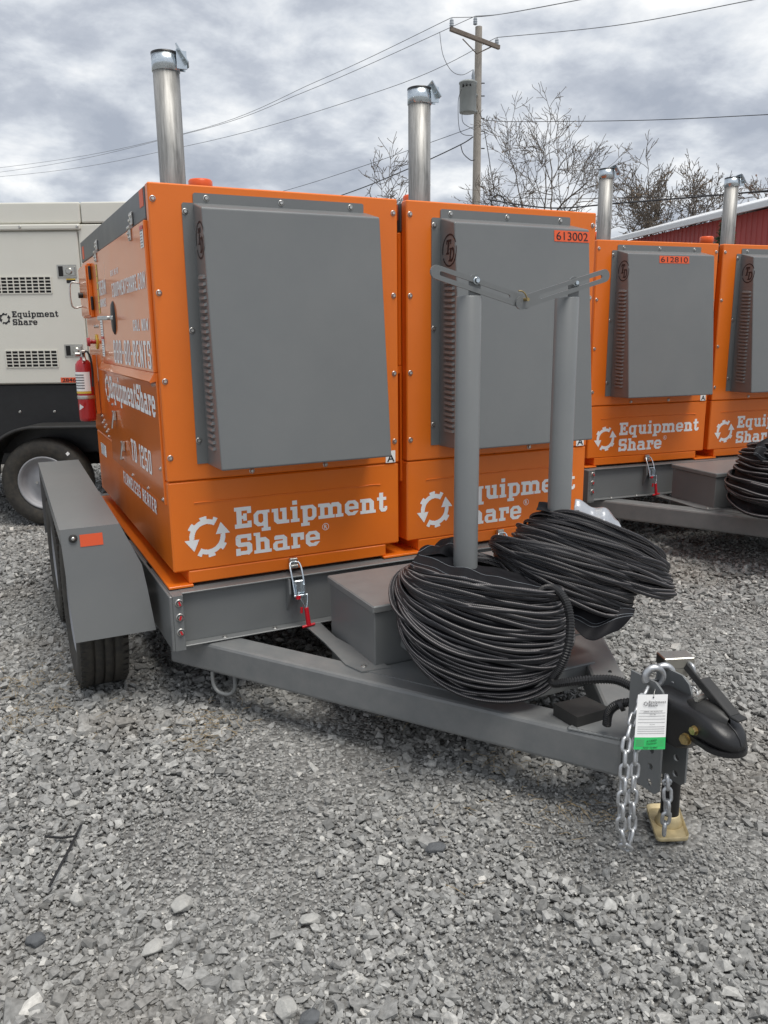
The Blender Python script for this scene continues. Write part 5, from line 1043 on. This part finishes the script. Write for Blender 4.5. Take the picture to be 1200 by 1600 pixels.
# ------------------------------------------------------------------ trees
def tree(label, base, height, half, seed, leaf=None, nleaf=0, lean=0, levels=6, r0=.14, name='bare_tree', first=.44, lsize=.06, rmin=.006):
    base = Vector(base); best = None
    def skeleton(sd):
        rnd = random.Random(sd); seg = []
        def grow(p, d, L, r, lev):
            n = 5 if lev < 3 else 3; pts = [p]; q = p; dd = d.copy(); rr = [r]
            for i in range(n):
                dd = (dd + Vector((rnd.gauss(0, .16), rnd.gauss(0, .16), rnd.gauss(.02, .12)))).normalized(); q = q + dd * (L / n); pts.append(q); rr.append(max(rmin, r * (1 - .40 * (i + 1) / n)))
            seg.append((lev, pts, rr))
            if lev >= levels: return
            kids = (5, 4, 4, 4, 3, 3, 2)[lev]
            for c in range(kids):
                t = rnd.uniform(.35, .95) if c else 1.0; i = min(n, max(1, int(round(t * n)))); bp = pts[i]
                ax = Vector((rnd.gauss(0, 1), rnd.gauss(0, 1), rnd.gauss(0, .5))); ax = (ax - dd * ax.dot(dd)).normalized()
                a = rnd.uniform(.10, .35) if c == 0 else rnd.uniform(.55, 1.05); nd = (dd * math.cos(a) + ax * math.sin(a)); nd = (nd + Vector((0, 0, .06))).normalized()
                grow(bp, nd, L * (rnd.uniform(.42, .60) if lev == 0 else rnd.uniform(.5, .75)), max(rmin, rr[i] * rnd.uniform(.5, .8)), lev + 1)
        grow(Vector(base), Vector((lean, 0, 1)).normalized(), height * first, r0, 0); return seg
    for sd in range(seed, seed + 18):
        sg = skeleton(sd); k = height / (max(p.z for _, ps, _ in sg for p in ps) - base.z); ks = sorted((p - base).dot(E1) * k for lv, ps, _ in sg if lv > 2 for p in ps[-1:]); lo, hi = ks[len(ks) // 60], ks[-1 - len(ks) // 60]
        sc_ = abs((hi + lo) / 2) * .6 + abs((hi - lo) / 2 - half)
        if best is None or sc_ < best[0]: best = (sc_, k, sg, (hi + lo) / 2)
    _, k, sg, mid_ = best; ob0 = base.copy(); base = base - E1 * mid_; root = thing(name, base, label, 'tree', 'leafless trees behind the heaters'); tk, tw = MB(), MB(); tips = []
    for lev, ps, rr in sg:
        ps = [base + (p - ob0) * k for p in ps]; (tk if lev < 2 else tw).tube(ps, rr, 7 if lev < 2 else (5 if lev < 4 else 3), caps=False)
        if lev >= 4: tips += ps[1:]
    part('trunk', tk, 'bark', root, base); cw = part('crown', tw, 'bark', root, base)
    if leaf:
        rnd = random.Random(seed); lf = MB()
        for _ in range(nleaf):
            p = rnd.choice(tips) + Vector((rnd.gauss(0, .03), rnd.gauss(0, .03), rnd.gauss(-.02, .03))); u = Vector((rnd.gauss(0, 1), rnd.gauss(0, 1), rnd.gauss(0, 1))).normalized(); w_ = u.orthogonal().normalized(); s = lsize * rnd.uniform(.6, 1.3)
            lf.add([p - u * s, p + w_ * s * .5, p + u * s, p - w_ * s * .5], [(0, 1, 2, 3)])
        part('leaves', lf, leaf, cw, base)['kind'] = 'stuff'
    return root
def gbase(u, D): p = PD(u, 500, D); return Vector((p.x, p.y, 0))
def hgt(v, u, D): return PD(u, v, D).z
tree('tall bare tree between the pole and the third stack', gbase(846, 24), hgt(143, 868, 24), 1.75, 21, 'leafb', 1100, .0, 6, .17, lsize=.035, rmin=.0070)
tree('sparse tree with brown leaves right of the third stack', gbase(1024, 33), hgt(240, 1012, 33), 1.85, 61, 'leafb', 1500, .05, 6, .18, lsize=.05, rmin=.011)
tree('russet-leaved tree above the red barn at the right edge', gbase(1226, 31), hgt(195, 1228, 31), 2.0, 45, 'leafr', 5200, 0, 6, .2, lsize=.06, rmin=.011)
tree('small bare tree seen between the first two stacks', gbase(566, 27), hgt(228, 582, 27), 1.5, 82, 'leafb', 260, 0, 6, .13, lsize=.045, rmin=.009)
# evergreen by the barn wall
eb = gbase(1124, 17.2); ER = thing('evergreen_shrub', eb, 'narrow dark evergreen in front of the red barn wall', 'tree'); rnd = random.Random(5); eh = hgt(330, 1124, 17.2)
part('trunk', MB().cyl((eb.x, eb.y, 0), (eb.x, eb.y, eh * .96), .06, .01, n=8), 'bark', ER, eb); lf = MB()
for _ in range(4200):
    z = rnd.uniform(.25, 1) ** .8; rad = .42 * (1 - z) ** .6 * math.sqrt(rnd.random()) * rnd.uniform(.7, 1.25) + .03; a = rnd.uniform(0, 2 * PI); p = Vector((eb.x + rad * math.cos(a), eb.y + rad * math.sin(a), z * eh))
    u = Vector((math.cos(a), math.sin(a), rnd.uniform(.2, 1.2))).normalized(); w_ = u.orthogonal().normalized(); s = rnd.uniform(.03, .06); lf.add([p - u * s, p + w_ * s * .35, p + u * s, p - w_ * s * .35], [(0, 1, 2, 3)])
part('crown', lf, 'leafg', ER, eb)

# ------------------------------------------------------------------ red barn
def make_barn():
    global OFF
    A, B = PD(1330, 294, 18.1), PD(930, 379, 30.6); zt = (A.z + B.z) / 2; a = Vector((A.x, A.y, 0)); b_ = Vector((B.x, B.y, 0)); d = (b_ - a).normalized(); L = (b_ - a).length; nrm = Vector((-d.y, d.x, 0))
    if nrm.dot(E2) < 0 and nrm.dot(E1) < 0: nrm = -nrm
    if nrm.dot(a) < 0: nrm = -nrm
    root = thing('red_barn', a, 'red metal-sided barn with white roof edge behind the far heaters', 'barn'); OFF = tuple(a)
    wl = part('wall', MB().prism([(0, 0), (L, 0), (L, 9), (0, 9)], a, d, nrm, (0, 0, zt - .12)), 'barn', root)
    rb = MB(); n = int(L / .23); x = 0
    RIB = MB().prism([(0, 0), (.05, 0), (.037, -.02), (.013, -.02)], (0, 0, 0), d, nrm, (0, 0, zt - .13)).mesh('siding_rib', 'barn')
    for k in range(n): inst('siding_rib', RIB, wl, a + d * (k * .23 + .05))
    rf = MB(); e0 = a - d * .4 - nrm * .35 + Vector((0, 0, zt - .14)); e1 = b_ + d * .4 - nrm * .35 + Vector((0, 0, zt - .14)); rise = nrm * 5.0 + Vector((0, 0, 1.25)); th = Vector((0, 0, .17))
    rf.hexa([e0, e1, e1 + rise, e0 + rise, e0 + th, e1 + th, e1 + rise + th, e0 + rise + th]); far = rise * 2 - Vector((0, 0, 2.5)); rf.hexa([e0 + rise, e1 + rise, e1 + far, e0 + far, e0 + rise + th, e1 + rise + th, e1 + far + th, e0 + far + th]); part('roof', rf, 'barnroof', root)
    g_ = MB(); q0, q1 = e0 - nrm * .10, e1 - nrm * .10; g_.hexa([q0 - th * .1, q1 - th * .1, q1 + nrm * .09 - th * .1, q0 + nrm * .09 - th * .1, q0 + th * .72, q1 + th * .72, q1 + nrm * .09 + th * .72, q0 + nrm * .09 + th * .72]); part('gutter', g_, 'barnroof', root)
    OFF = (0, 0, 0)
make_barn()
